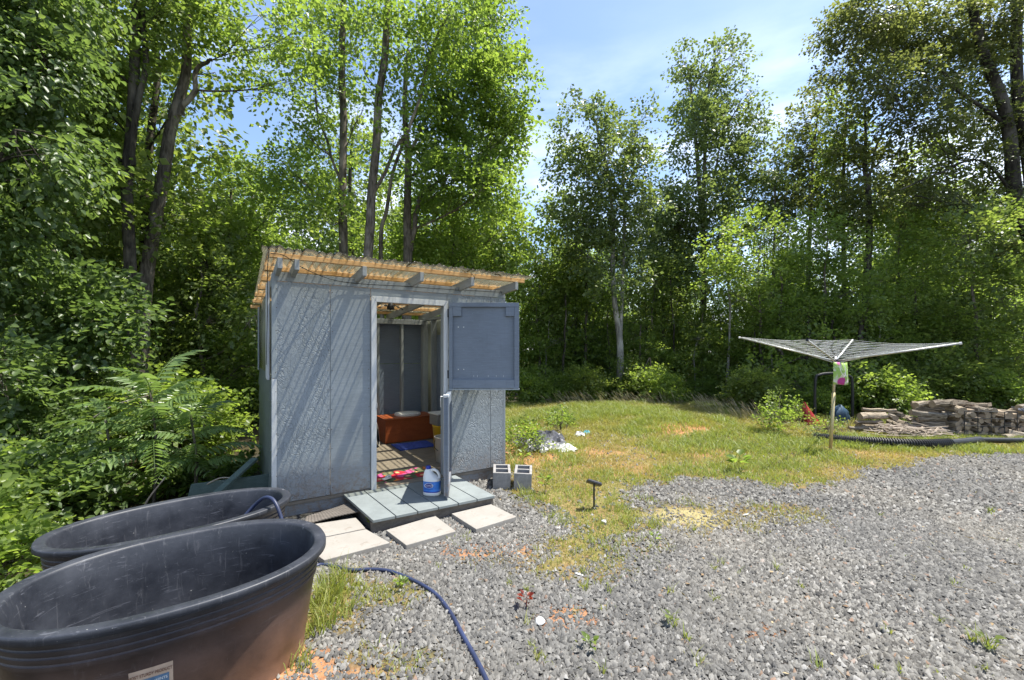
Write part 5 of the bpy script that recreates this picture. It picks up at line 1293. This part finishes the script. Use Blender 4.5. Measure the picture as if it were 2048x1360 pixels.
# ---- bright middle storey
def mid(D, px, bl, mat, label, seed, rr=.05, **kw):
    k = dict(L=.105, per=11, tw=.40, dens=78, gap=.47, flat=.42, hang=.2); k.update(kw)
    top = min(b[1] for b in bl); tree_px('understory_tree', D, [([(px, 900), (px + 6, 720), (px - 4, (700 + top) / 2), (px + 4, top)], rr, .015)], bl, mat, 'bark_mid', label, seed, group='trees of the middle storey', **k)
mid(12.2, 1520, [(1520, 460, 60, 34, 1), (1460, 490, 60, 34, 1), (1580, 480, 50, 40, 1), (1500, 540, 80, 40, 1), (1590, 560, 60, 40, 1), (1540, 610, 80, 36, .9), (1440, 560, 50, 36, .9)], 'leaf_b', 'bright yellow green tree below the gap between the two tallest crowns', 21)
mid(11.8, 1650, [(1620, 470, 50, 40, 1), (1680, 500, 50, 44, 1), (1640, 560, 60, 44, 1), (1700, 590, 50, 40, 1), (1620, 640, 70, 40, 1), (1580, 700, 60, 40, 1)], 'leaf_b', 'light green tree just left of the dark forked trunk', 22)
mid(12.6, 1800, [(1800, 470, 60, 50, 1), (1860, 440, 60, 44, 1), (1780, 550, 60, 44, 1), (1850, 540, 60, 44, 1), (1800, 630, 70, 40, 1), (1890, 610, 60, 40, .9)], 'leaf_b', 'light green tree just right of the dark forked trunk', 23)
mid(10.6, 1950, [(1930, 480, 60, 54, 1), (2000, 460, 60, 60, 1), (1960, 570, 70, 50, 1), (2040, 580, 70, 60, 1), (1900, 650, 60, 44, 1), (1980, 680, 80, 44, 1), (2060, 690, 70, 54, 1), (1940, 750, 80, 36, 1)], 'leaf_m', 'layered dark green tree behind the tall woodpile', 24, hang=.1, flat=.7)
mid(10.9, 1830, [(1820, 700, 70, 36, 1), (1880, 740, 70, 34, 1), (1800, 760, 70, 34, 1), (1860, 790, 70, 30, .9), (1740, 720, 50, 34, .9), (1740, 790, 50, 34, .8)], 'leaf_m', 'low layered leafy sapling behind the small woodpile', 25, hang=.1, flat=.7)
mid(11.2, 1560, [(1530, 740, 50, 40, 1), (1590, 770, 46, 40, 1), (1640, 700, 50, 40, .9), (1690, 740, 40, 40, .9), (1660, 800, 50, 30, .8), (1500, 790, 40, 34, .8)], 'leaf_b', 'low bright sapling left of the clothes line pole', 26)
mid(14.5, 1100, [(1100, 540, 50, 50, 1), (1060, 600, 50, 46, 1), (1130, 620, 50, 46, 1), (1090, 690, 60, 46, 1), (1150, 560, 40, 40, .9), (1060, 740, 50, 36, .9)], 'leaf_m', 'mid green tree between the shed door and the pale trunk', 27)
mid(14.8, 1190, [(1180, 600, 50, 46, 1), (1170, 690, 60, 44, 1), (1200, 760, 60, 36, 1), (1110, 770, 50, 34, 1), (1270, 640, 44, 44, .9)], 'leaf_d', 'shaded tree immediately left of the pale trunk', 28)
mid(14.0, 1310, [(1310, 560, 50, 46, 1), (1290, 650, 50, 44, 1), (1350, 620, 50, 50, 1), (1330, 720, 60, 44, 1), (1380, 680, 50, 44, 1), (1400, 770, 60, 36, 1)], 'leaf_m', 'mid green tree between the pale trunk and the tallest poplar', 29)
mid(13.4, 1450, [(1450, 640, 50, 44, 1), (1420, 700, 50, 44, 1), (1480, 710, 50, 44, 1), (1450, 780, 60, 34, 1), (1530, 680, 40, 40, .9)], 'leaf_m', 'mid green tree beside the slim whitish stem', 30)
mid(12.4, 1295, [(1290, 770, 34, 24, 1), (1300, 800, 38, 20, 1), (1320, 780, 24, 20, .8)], 'leaf_b', 'small round bright bush lit up against the dark wood', 31, rr=.02, dens=240)
mid(9.4, 400, [(400, 540, 60, 44, 1), (470, 560, 50, 44, .9), (350, 600, 50, 44, .9), (420, 640, 60, 40, .9), (510, 640, 40, 50, .9), (480, 740, 44, 40, .7)], 'leaf_m', 'leafy sapling in the dim wood left of the shed', 33)
# white and slim stems that catch the sun
def stem(px, D, y1, w_, bark, label, lean=0, leaf='leaf_m'):
    tree_px('slender_tree', D, [([(px, 900), (px + lean * .3, 700), (px + lean, y1)], w_, w_ * .5)], [(px + lean, y1 - 10, 34, 30, .7), (px + lean + 20, y1 + 40, 24, 20, .5)], leaf, bark, label, int(px), L=.12, per=9, tw=.4, dens=80, group='slender stems at the wood edge')
stem(1455, 12.5, 560, .045, 'bark_grey', 'slender whitish stem rising from the tall grass right of the poplar', 4)
stem(1090, 13.5, 640, .022, 'bark_grey', 'thin pale stem just right of the shed', 8)
stem(1350, 13.5, 560, .04, 'bark_dark', 'thin dark stem between the pale trunk and the poplar', -6)
stem(1610, 11.5, 640, .06, 'bark_dark', 'dark stem directly left of the clothes line pole', 6)
stem(1720, 10.9, 650, .085, 'bark_dark', 'stout dark stem behind the small woodpile', 3)
stem(1785, 11.8, 700, .045, 'bark_mid', 'thin brown stem above the small woodpile', 2)
stem(1172, 13.8, 560, .07, 'bark_dark', 'dark stem to the left of the pale trunk', 2)
stem(350, 9.6, 640, .05, 'bark_dark', 'thin dark stem above the fern-leaved plant', -10)
stem(480, 12.5, 600, .05, 'bark_dark', 'thin dark stem close to the left wall of the shed', 2)
stem(512, 13.5, 600, .04, 'bark_dark', 'very thin dark stem touching the shed edge', 0)
for a_ in ((1128, 13.2, 600, .05, 'bark_dark', 'thin dark stem midway between the shed and the pale trunk', 5), (1292, 14.5, 620, .05, 'bark_dark', 'dark stem behind the small bright bush', -4),
           (1388, 12.8, 690, .022, 'bark_grey', 'whippy pale stem in front of the tallest poplar', 8), (1505, 12.2, 660, .04, 'bark_dark', 'dark stem seen just under the left tip of the clothes line', 4),
           (1548, 12.0, 700, .025, 'bark_grey', 'thin pale stem behind the yellow green bush', -5), (1665, 11.4, 640, .05, 'bark_dark', 'dark stem rising exactly behind the clothes line pole', 3),
           (1762, 11.2, 640, .03, 'bark_grey', 'thin pale stem above the heap of sticks', -3), (1835, 11.6, 620, .06, 'bark_dark', 'stout dark stem left of the tall woodpile', -2),
           (1905, 11.0, 640, .035, 'bark_mid', 'thin brown stem directly behind the tall woodpile', 5), (1985, 11.3, 600, .05, 'bark_dark', 'dark stem behind the right end of the tall woodpile', -4),
           (425, 11.8, 560, .045, 'bark_mid', 'slim brown stem just right of the fern-leaved plant', 3), (395, 12.5, 600, .03, 'bark_grey', 'thin pale stem in the gap right of the leaning trunk', -3)):
    stem(*a_)
# ---- big oak-like tree reaching in from the right
tree_px('oak_tree', 11.2, [([(2130, 900), (2085, 560), (2035, 400), (2005, 230), (1960, 90), (1930, -60)], .20, .08), ([(2120, 600), (2060, 330), (2032, 150), (2040, -100)], .16, .10), ([(2010, 250), (1930, 190), (1860, 130), (1780, 105)], .05, .02), ([(2030, 390), (1960, 320), (1880, 345), (1800, 380)], .04, .015)],
        [(1700, 60, 60, 44, 1), (1690, 130, 44, 30, .9), (1760, 20, 70, 40, 1), (1780, 100, 70, 44, 1), (1850, 60, 70, 54, 1), (1760, 160, 50, 30, .8), (1850, 160, 70, 44, 1), (1930, 120, 60, 60, 1), (1960, 220, 60, 44, 1), (1870, 240, 60, 34, .9), (1800, 240, 40, 24, .6), (1990, 40, 80, 60, 1), (1930, 320, 60, 34, .9), (1990, 400, 60, 44, .9), (1890, 380, 50, 24, .7), (1830, 395, 40, 18, .5), (2060, 250, 60, 80, .8), (2050, 480, 50, 60, .8), (1990, 520, 50, 34, .7)], 'leaf_o', 'bark_dark',
        'big rough barked tree with two trunks and long boughs reaching in from the right', 40, L=.095, per=12, tw=.38, dens=170, gap=.40, flat=.7, hang=.3, upward=.2)
# ---- low growth
def bush(px, py, rx, ry, mat, label, seed, L=.05, dens=900, D=None, cat='bush', **kw):
    x, y = at(px, py, 0) if D is None else ((px - 1024) / F * D, D)
    if D is None: D = y
    tree_px('leafy_bush', D, [([(px, py), (px + 2, py - ry), (px, py - 1.6 * ry)], .012, .005)], [(px, py - ry, rx, ry, 1), (px - rx * .5, py - ry * .6, rx * .6, ry * .6, .8), (px + rx * .5, py - ry * .5, rx * .6, ry * .5, .8), (px + rx * .1, py - ry * 1.9, rx * .35, ry * .45, .5)], mat, 'bark_mid', label, seed,
            cat=cat, L=L, per=9, tw=.2, dens=dens, gap=.36, flat=.6, hang=.1, upward=.9, **kw)
bush(1045, 900, 42, 24, 'leaf_b', 'weedy light green bush beside the shed corner behind the plastic film', 50)
bush(1122, 868, 22, 24, 'leaf_b', 'pale green bush with upright shoots at the left of the mown bank', 51)
bush(1555, 862, 32, 34, 'leaf_b', 'bright yellow green bush among tall grass left of the red sheet', 52, L=.055, dens=420)
bush(1596, 846, 22, 14, 'leaf_m', 'darker green bush touching the red sheet', 53, L=.06)
bush(450, 975, 60, 22, 'leaf_b', 'low sunlit weeds against the left wall of the shed', 54, D=7.0, dens=500, cat='weeds')
bush(1655, 868, 30, 12, 'leaf_m', 'low weeds hiding the foot of the red sheet', 55, L=.05, dens=420, cat='weeds')
# fern-leaved sumac shoot
def frond(seed, L=.62, pairs=15):
    r = np.random.default_rng(seed); t = np.linspace(0, 1, 14)
    P_ = np.stack([L * t * (1 - .12 * t), np.zeros(14), L * (.42 * t - .62 * t * t)], -1)
    V1, F1 = tubes_np([(P_, np.linspace(.005, .0015, 14))], 4)
    C, Dv, N_, LL = [], [], [], []
    for i in range(pairs):
        q = .14 + .84 * i / (pairs - 1); p = np.array([np.interp(q, t, P_[:, k]) for k in range(3)]); l_ = .135 * (1 - .55 * abs(q - .40) ** 1.3 * 1.6) * (1 if q < .9 else .8)
        for s in (-1, 1):
            C.append(p); Dv.append([.42 + r.normal() * .06, s * .9, -.38 + r.normal() * .10]); N_.append([0.1 * r.normal(), s * .30, 1]); LL.append(l_)
    LL = np.array(LL); V2, F2, rn = leaves(np.array(C), np.array(Dv, float), np.array(N_, float), LL, LL * .27, r.random(len(LL)) * .7 + .2, fine=True)
    return mesh_np('frond', np.concatenate([V1, V2]), [F1, F2 + len(V1)], M['leaf_s'], rnd=np.concatenate([np.full(len(V1), .5), rn]))
M['leaf_s'] = mat_leaf('leaf_sumac', (.085, .14, .045), (.14, .215, .07), (.20, .28, .10), .4, .3)
FR = [frond(k, .55 + .06 * k) for k in range(4)]
Dp = 4.6
def sumac(px, py0, py1, nf, label, sc=1.0, seed=0):
    r = random.Random(seed); b = far(px, py0, Dp); x, y = b[0], Dp; z0 = H(x, y) - .05; top = far(px, py1, Dp)[2]
    root = empty('sumac_plant', (x, y, z0), 0, label, 'plant', 'fern-leaved sumac shoots on the bank')
    m = MB().tube(catmull([(0, 0, 0), (.03, .02, (top - z0) * .5), (-.02, 0, top - z0)], 6), [.018] * 7 + [.012] * 6, 7).build('stem', M['bark_mid'], root, smooth=True)
    for k in range(nf):
        t = k / (nf - 1); zz = (top - z0) * (.45 + .55 * t); a = k * 2.399 + r.uniform(-.3, .3)
        o = link('frond', FR[k % 4], root, (.0, 0, zz), (r.uniform(-.25, .25), -.75 * t ** 2 - .12 + r.uniform(-.2, .15), a)); s_ = sc * (1.12 - .35 * t) * r.uniform(.85, 1.15); o.scale = (s_, s_, s_)
sumac(305, 1040, 780, 21, 'tall fern-leaved sumac shoot spreading its fronds left of the shed', 1.36, 1)
sumac(385, 1010, 830, 15, 'second fern-leaved sumac shoot close behind the further tank', 1.05, 2)
sumac(215, 1010, 840, 10, 'third fern-leaved sumac shoot half buried in the shrubs', .8, 3)
# small broad-leaved weeds in the yard
def weed(px, py, hh, nl, L, mat, label, seed, name='weed'):
    r = np.random.default_rng(seed); x, y = at(px, py, 0); root = empty(name, (x, y, H(x, y)), 0, label, 'weed', None)
    a = r.random(nl) * 2 * pi; t = .35 + .65 * r.random(nl); C = np.stack([np.cos(a) * .01, np.sin(a) * .01, hh * t], -1)
    paths = [(np.array([[0, 0, -.01], [.003, .002, hh * .5], [0, 0, hh]]), np.array([.004, .003, .002]))]
    Dv = np.stack([np.cos(a), np.sin(a), .35 + .4 * r.random(nl)], -1); E_ = C + Dv * L * .35
    for c, e in zip(C, E_): paths.append((np.array([c, (c + e) / 2 + [0, 0, .004], e]), np.array([.002, .0015, .001])))
    V, Fq = tubes_np(paths, 4); link('stem', mesh_np('stem', V, Fq, M[mat], rnd=np.full(len(V), .3)), root)
    LL = L * (.7 + .5 * r.random(nl)); V, Fc, rn = leaves(E_, Dv + r.normal(size=(nl, 3)) * .15, np.tile([[0, 0, 1.]], (nl, 1)) + r.normal(size=(nl, 3)) * .25, LL, LL * .75, r.random(nl), True)
    link('foliage', mesh_np('foliage', V, Fc, M[mat], rnd=rn), root)
weed(1478, 945, .20, 11, .12, 'leaf_b', 'large broad-leaved weed with pale leaves at the edge of the far gravel', 1)
weed(802, 1178, .055, 12, .035, 'leaf_b', 'small bright green weed touching the blue hose', 2)
weed(744, 1056, .06, 9, .04, 'leaf_b', 'little round-leaved weed at the front left corner of the step', 3)
weed(1052, 1215, .07, 12, .035, 'leaf_red', 'small red-leaved seedling in the gravel', 4, 'red_weed')
weed(1180, 1300, .05, 8, .035, 'leaf_b', 'small four-leaved green weed low in the gravel near the bottom', 5)
weed(1345, 1250, .05, 8, .03, 'leaf_m', 'tiny green weed in open gravel right of the clay patch', 6)
weed(1975, 1300, .06, 6, .04, 'leaf_m', 'thin green weed near the bottom right corner', 7)
weed(1310, 1085, .07, 9, .04, 'leaf_b', 'small green weed in gravel in front of the solar light', 8)
weed(1090, 985, .16, 14, .06, 'leaf_b', 'leafy weed in the grass right of the cinder blocks', 9)
weed(1048, 930, .22, 16, .07, 'leaf_b', 'tall leafy weed growing behind the cinder blocks', 10)
# white stones and flakes
for k, (px, py, s, lb) in enumerate(((1080, 1247, .028, 'smooth white stone lying on the gravel near the clay patch'), (1208, 1046, .022, 'white stone in the grass below the solar light'), (1158, 1153, .02, 'long whitish chip of wood on the gravel'), (1492, 1032, .022, 'pale flat chip in the right hand gravel'))):
    x, y = at(px, py, 0); m = MB().lathe([(.2, -.4), (.8, -.25), (1, 0), (.85, .3), (.4, .45), (.01, .47)], 9); m.V = [Vector((v.x * s * (1.7 if k > 1 else 1.1), v.y * s * (.6 if k > 1 else 1), v.z * s * (.5 if k > 1 else 1))) for v in m.V]
    o = m.build('white_stone' if k < 2 else 'wood_chip', M['whitesheet'], None, (x, y, H(x, y) + .014), (.1, 0, k * 1.1 + .3)); jit_mesh(o, .006, 40); tag(o, lb, 'stone' if k < 2 else 'wood chip')
# dead twigs standing in the bank
def dead(pts, D, r0, label):
    P_ = [far(a, b, D) for a, b in pts]; tag(MB().tube(catmull([tuple(p) for p in P_], 5), [r0 * (1 - .6 * i / (5 * (len(P_) - 1))) for i in range(5 * (len(P_) - 1) + 1)], 6).build('dead_branch', M['stick'], None, smooth=True), label, 'branch', 'dead branches on the bank')
dead([(268, 1080), (290, 1010), (330, 955)], 3.9, .012, 'thin bare pale branch standing left of another behind the further tank')
dead([(328, 1065), (370, 1000), (430, 960), (460, 955)], 4.0, .011, 'thin bare branch curving right behind the middle of the further tank')
dead([(180, 640 + 200), (230, 810), (300, 790)], 5.0, .010, 'bare grey twig poking out of the shrubs')
dead([(20, 1170), (50, 1120), (110, 1070)], 2.9, .008, 'brown twig lying in the bright shrub at the tank end')
print('front foliage tris', TRI)

# ------------------------------------------------------------------ the wood behind: shared trees
def wood_kind(seed, h_, mat, bark, nb=15, L=.14, low=.16, spread=1.1, per=10):
    r = np.random.default_rng(seed); o = np.array([0., 0, 0])
    st_ = [(np.array([0, 0, 0.]), np.array([.1, 0, h_ * .4]), np.array([-.1, .1, h_ * .75]), np.array([.05, 0, h_ * .97]))]
    B = []
    for k in range(nb):
        t = low + (1 - low) * (k + .5) / nb; a = k * 2.4 + r.random(); q = spread * (.5 + .7 * sin(pi * min(1, (t - low) / (1 - low) * .8 + .2))) * r.uniform(.7, 1.1)
        B.append(((cos(a) * q * .8, sin(a) * q * .8, h_ * t), (q * .95, q * .95, h_ * .085), 1.0))
    root, n = build_tree('woodland_tree', [([tuple(p) for p in s], .10, .03) for s in st_], B, mat, bark, {'leaf_m': 'mid green tree deeper in the wood', 'leaf_d': 'dark green tree deeper in the wood', 'leaf_b': 'light green tree deeper in the wood'}[mat], 'tree', seed, L, per, .55, 27, .45, flat=.35, group='trees deeper in the wood')
    return root
def REG(c, loc):
    px = 1024 + F * loc[0] / max(loc[1], .5); k = c['label'].split(' seen ')[0]
    where = 'beside or behind the viewer' if loc[1] < 3 or px < -350 or px > 2450 else 'at the far left' if px < 120 else 'between the large left trunks' if px < 400 else 'between the leaning trunk and the shed' if px < 540 else 'behind the shed' if px < 1040 else 'behind the pale grey trunk' if px < 1330 else 'behind the tallest poplar' if px < 1520 else 'behind the clothes line' if px < 1760 else 'behind the woodpiles'
    c['label'] = k + ' seen ' + where
def clone(root, loc, rz_, sc, label=None):
    c = root.copy(); col.objects.link(c); REG(c, loc); c.location = loc; c.rotation_euler = (0, 0, rz_); c.scale = (sc, sc, sc)
    if label: c['label'] = label
    for ch in list(root.children):
        d = ch.copy(); col.objects.link(d); d.parent = c
    return c
kinds = [wood_kind(101, 9.0, 'leaf_m', 'bark_dark'), wood_kind(102, 10.5, 'leaf_d', 'bark_dark', 15), wood_kind(103, 8.0, 'leaf_b', 'bark_mid', 12), wood_kind(104, 7.0, 'leaf_b', 'bark_mid', 14, .15, .04, 1.5)]
rw = random.Random(5); used = set(); spots = []
def skyline(px):      # how high the wood may rise where the sky shows
    if px < 380: return -400
    if px < 470: return 330
    if px < 620: return 200
    if px < 1030: return 150
    if px < 1110: return 470
    if px < 1330: return 430
    if px < 1560: return 460
    if px < 1700: return 400
    return 330
def row(D0, D1, n, pick, jit=.5):
    for k in range(n):
        px = -320 + (2740) * (k + rw.uniform(-.4, .4)) / n; D = rw.uniform(D0, D1)
        if D < 13.5 and 520 < px < 1500: continue
        if D < 11 and px > 1500: continue
        x = (px - 1024) / F * D; u, v = shed_uv(x, D)
        z = H(x, D) - .1; kk = rw.choice(pick); hk = (9.0, 10.5, 8.0, 7.0)[kk]
        htop = CAMZ + (HZ - skyline(px)) / F * D - z; sc = min(1.25, htop / hk * rw.uniform(.75, 1.0))
        if sc < .25: sc = .25
        spots.append((kk, x, D, z, sc))
row(9.3, 11.0, 10, (0, 3, 2)); row(14.5, 17, 13, (0, 2, 2, 3)); row(17.5, 21, 13, (0, 1, 2, 3)); row(22, 28, 24, (0, 1, 1)); row(30, 42, 34, (0, 1, 1))
# outside the frame, so the wood goes on round the yard
for k in range(16):
    a = R(rw.choice((rw.uniform(125, 200), rw.uniform(-20, 28)))); D = rw.uniform(15, 22); spots.append((rw.choice((0, 1, 3)), D * cos(a), max(-9., D * sin(a)), 0, rw.uniform(.8, 1.1)))
for kk, x, y, z, sc in spots:
    z = H(x, y) - .1
    if kk in used: clone(kinds[kk], (x, y, z), rw.uniform(0, 6.28), sc)
    else: used.add(kk); kinds[kk].location = (x, y, z); kinds[kk].rotation_euler = (0, 0, rw.uniform(0, 6)); kinds[kk].scale = (sc, sc, sc); REG(kinds[kk], (x, y, z))
for k in range(10):      # leafy understory that closes the foot of the wood
    px = 1035 + 480 * (k + rw.random()) / 10; D = rw.uniform(13.2, 16.0); x = (px - 1024) / F * D; clone(kinds[3 if k % 3 else 2], (x, D, H(x, D) - .1), rw.uniform(0, 6), rw.uniform(.38, .62))
for k in range(8):
    px = 1500 + 620 * (k + rw.random()) / 8; D = rw.uniform(11.2, 13.0); x = (px - 1024) / F * D; clone(kinds[3 if k % 3 else 2], (x, D, H(x, D) - .1), rw.uniform(0, 6), rw.uniform(.36, .60))
for k in range(9):
    px = 330 + 200 * (k + rw.random()) / 9; D = rw.uniform(9.5, 13.0); x = (px - 1024) / F * D; clone(kinds[3 if k % 2 else 2], (x, D, H(x, D) - .1), rw.uniform(0, 6), rw.uniform(.35, .6))
# low brush under the edge of the wood
def brush_kind(seed, mat, L=.085):
    r = np.random.default_rng(seed); B = []
    for k in range(9): a = r.random() * 6.28; q = r.random() * .7; B.append(((cos(a) * q, sin(a) * q, .3 + .9 * r.random()), (.5, .5, .28), 1.0))
    return build_tree('woodland_shrub', [([(0, 0, 0), (.05, 0, .5), (0, .05, 1.1)], .02, .008)], B, mat, 'bark_mid', {'leaf_m': 'mid green shrub in the low brush', 'leaf_d': 'dark green shrub in the low brush', 'leaf_b': 'light green shrub in the low brush'}[mat], 'shrub', seed, L, 10, .32, 170, .37, group='shrubs along the foot of the wood')[0]
bk = [brush_kind(201, 'leaf_m'), brush_kind(202, 'leaf_b'), brush_kind(203, 'leaf_b', .075)]; ub = set()
bs_ = []
for k in range(26): px = 1030 + 1150 * (k + rw.random()) / 26; bs_.append((px, rw.uniform(12.0, 13.3) if px < 1500 else rw.uniform(9.6, 11.5), rw.choice((0, 1, 1, 2)), rw.uniform(.5, .95)))
for k in range(22): bs_.append((rw.uniform(-250, 500), rw.uniform(5.8, 10), rw.choice((0, 0, 1)), rw.uniform(.6, 1.15)))
for k in range(16): bs_.append((rw.uniform(540, 1060), rw.uniform(9.5, 12.5), rw.choice((0, 1, 2)), rw.uniform(.6, 1.2)))
for k in range(10): bs_.append((rw.uniform(-350, 60), rw.uniform(3.6, 5.5), rw.choice((0, 1, 2)), rw.uniform(.55, .8)))
for px, D, kk, sc in bs_:
    x = (px - 1024) / F * D; u, v = shed_uv(x, D)
    if -.9 < u < 3.2 and -1 < v < 3.5: continue
    loc = (x, D, H(x, D) - .08)
    if kk in ub: clone(bk[kk], loc, rw.uniform(0, 6.28), sc)
    else: ub.add(kk); bk[kk].location = loc; bk[kk].scale = (sc, sc, sc); REG(bk[kk], loc)
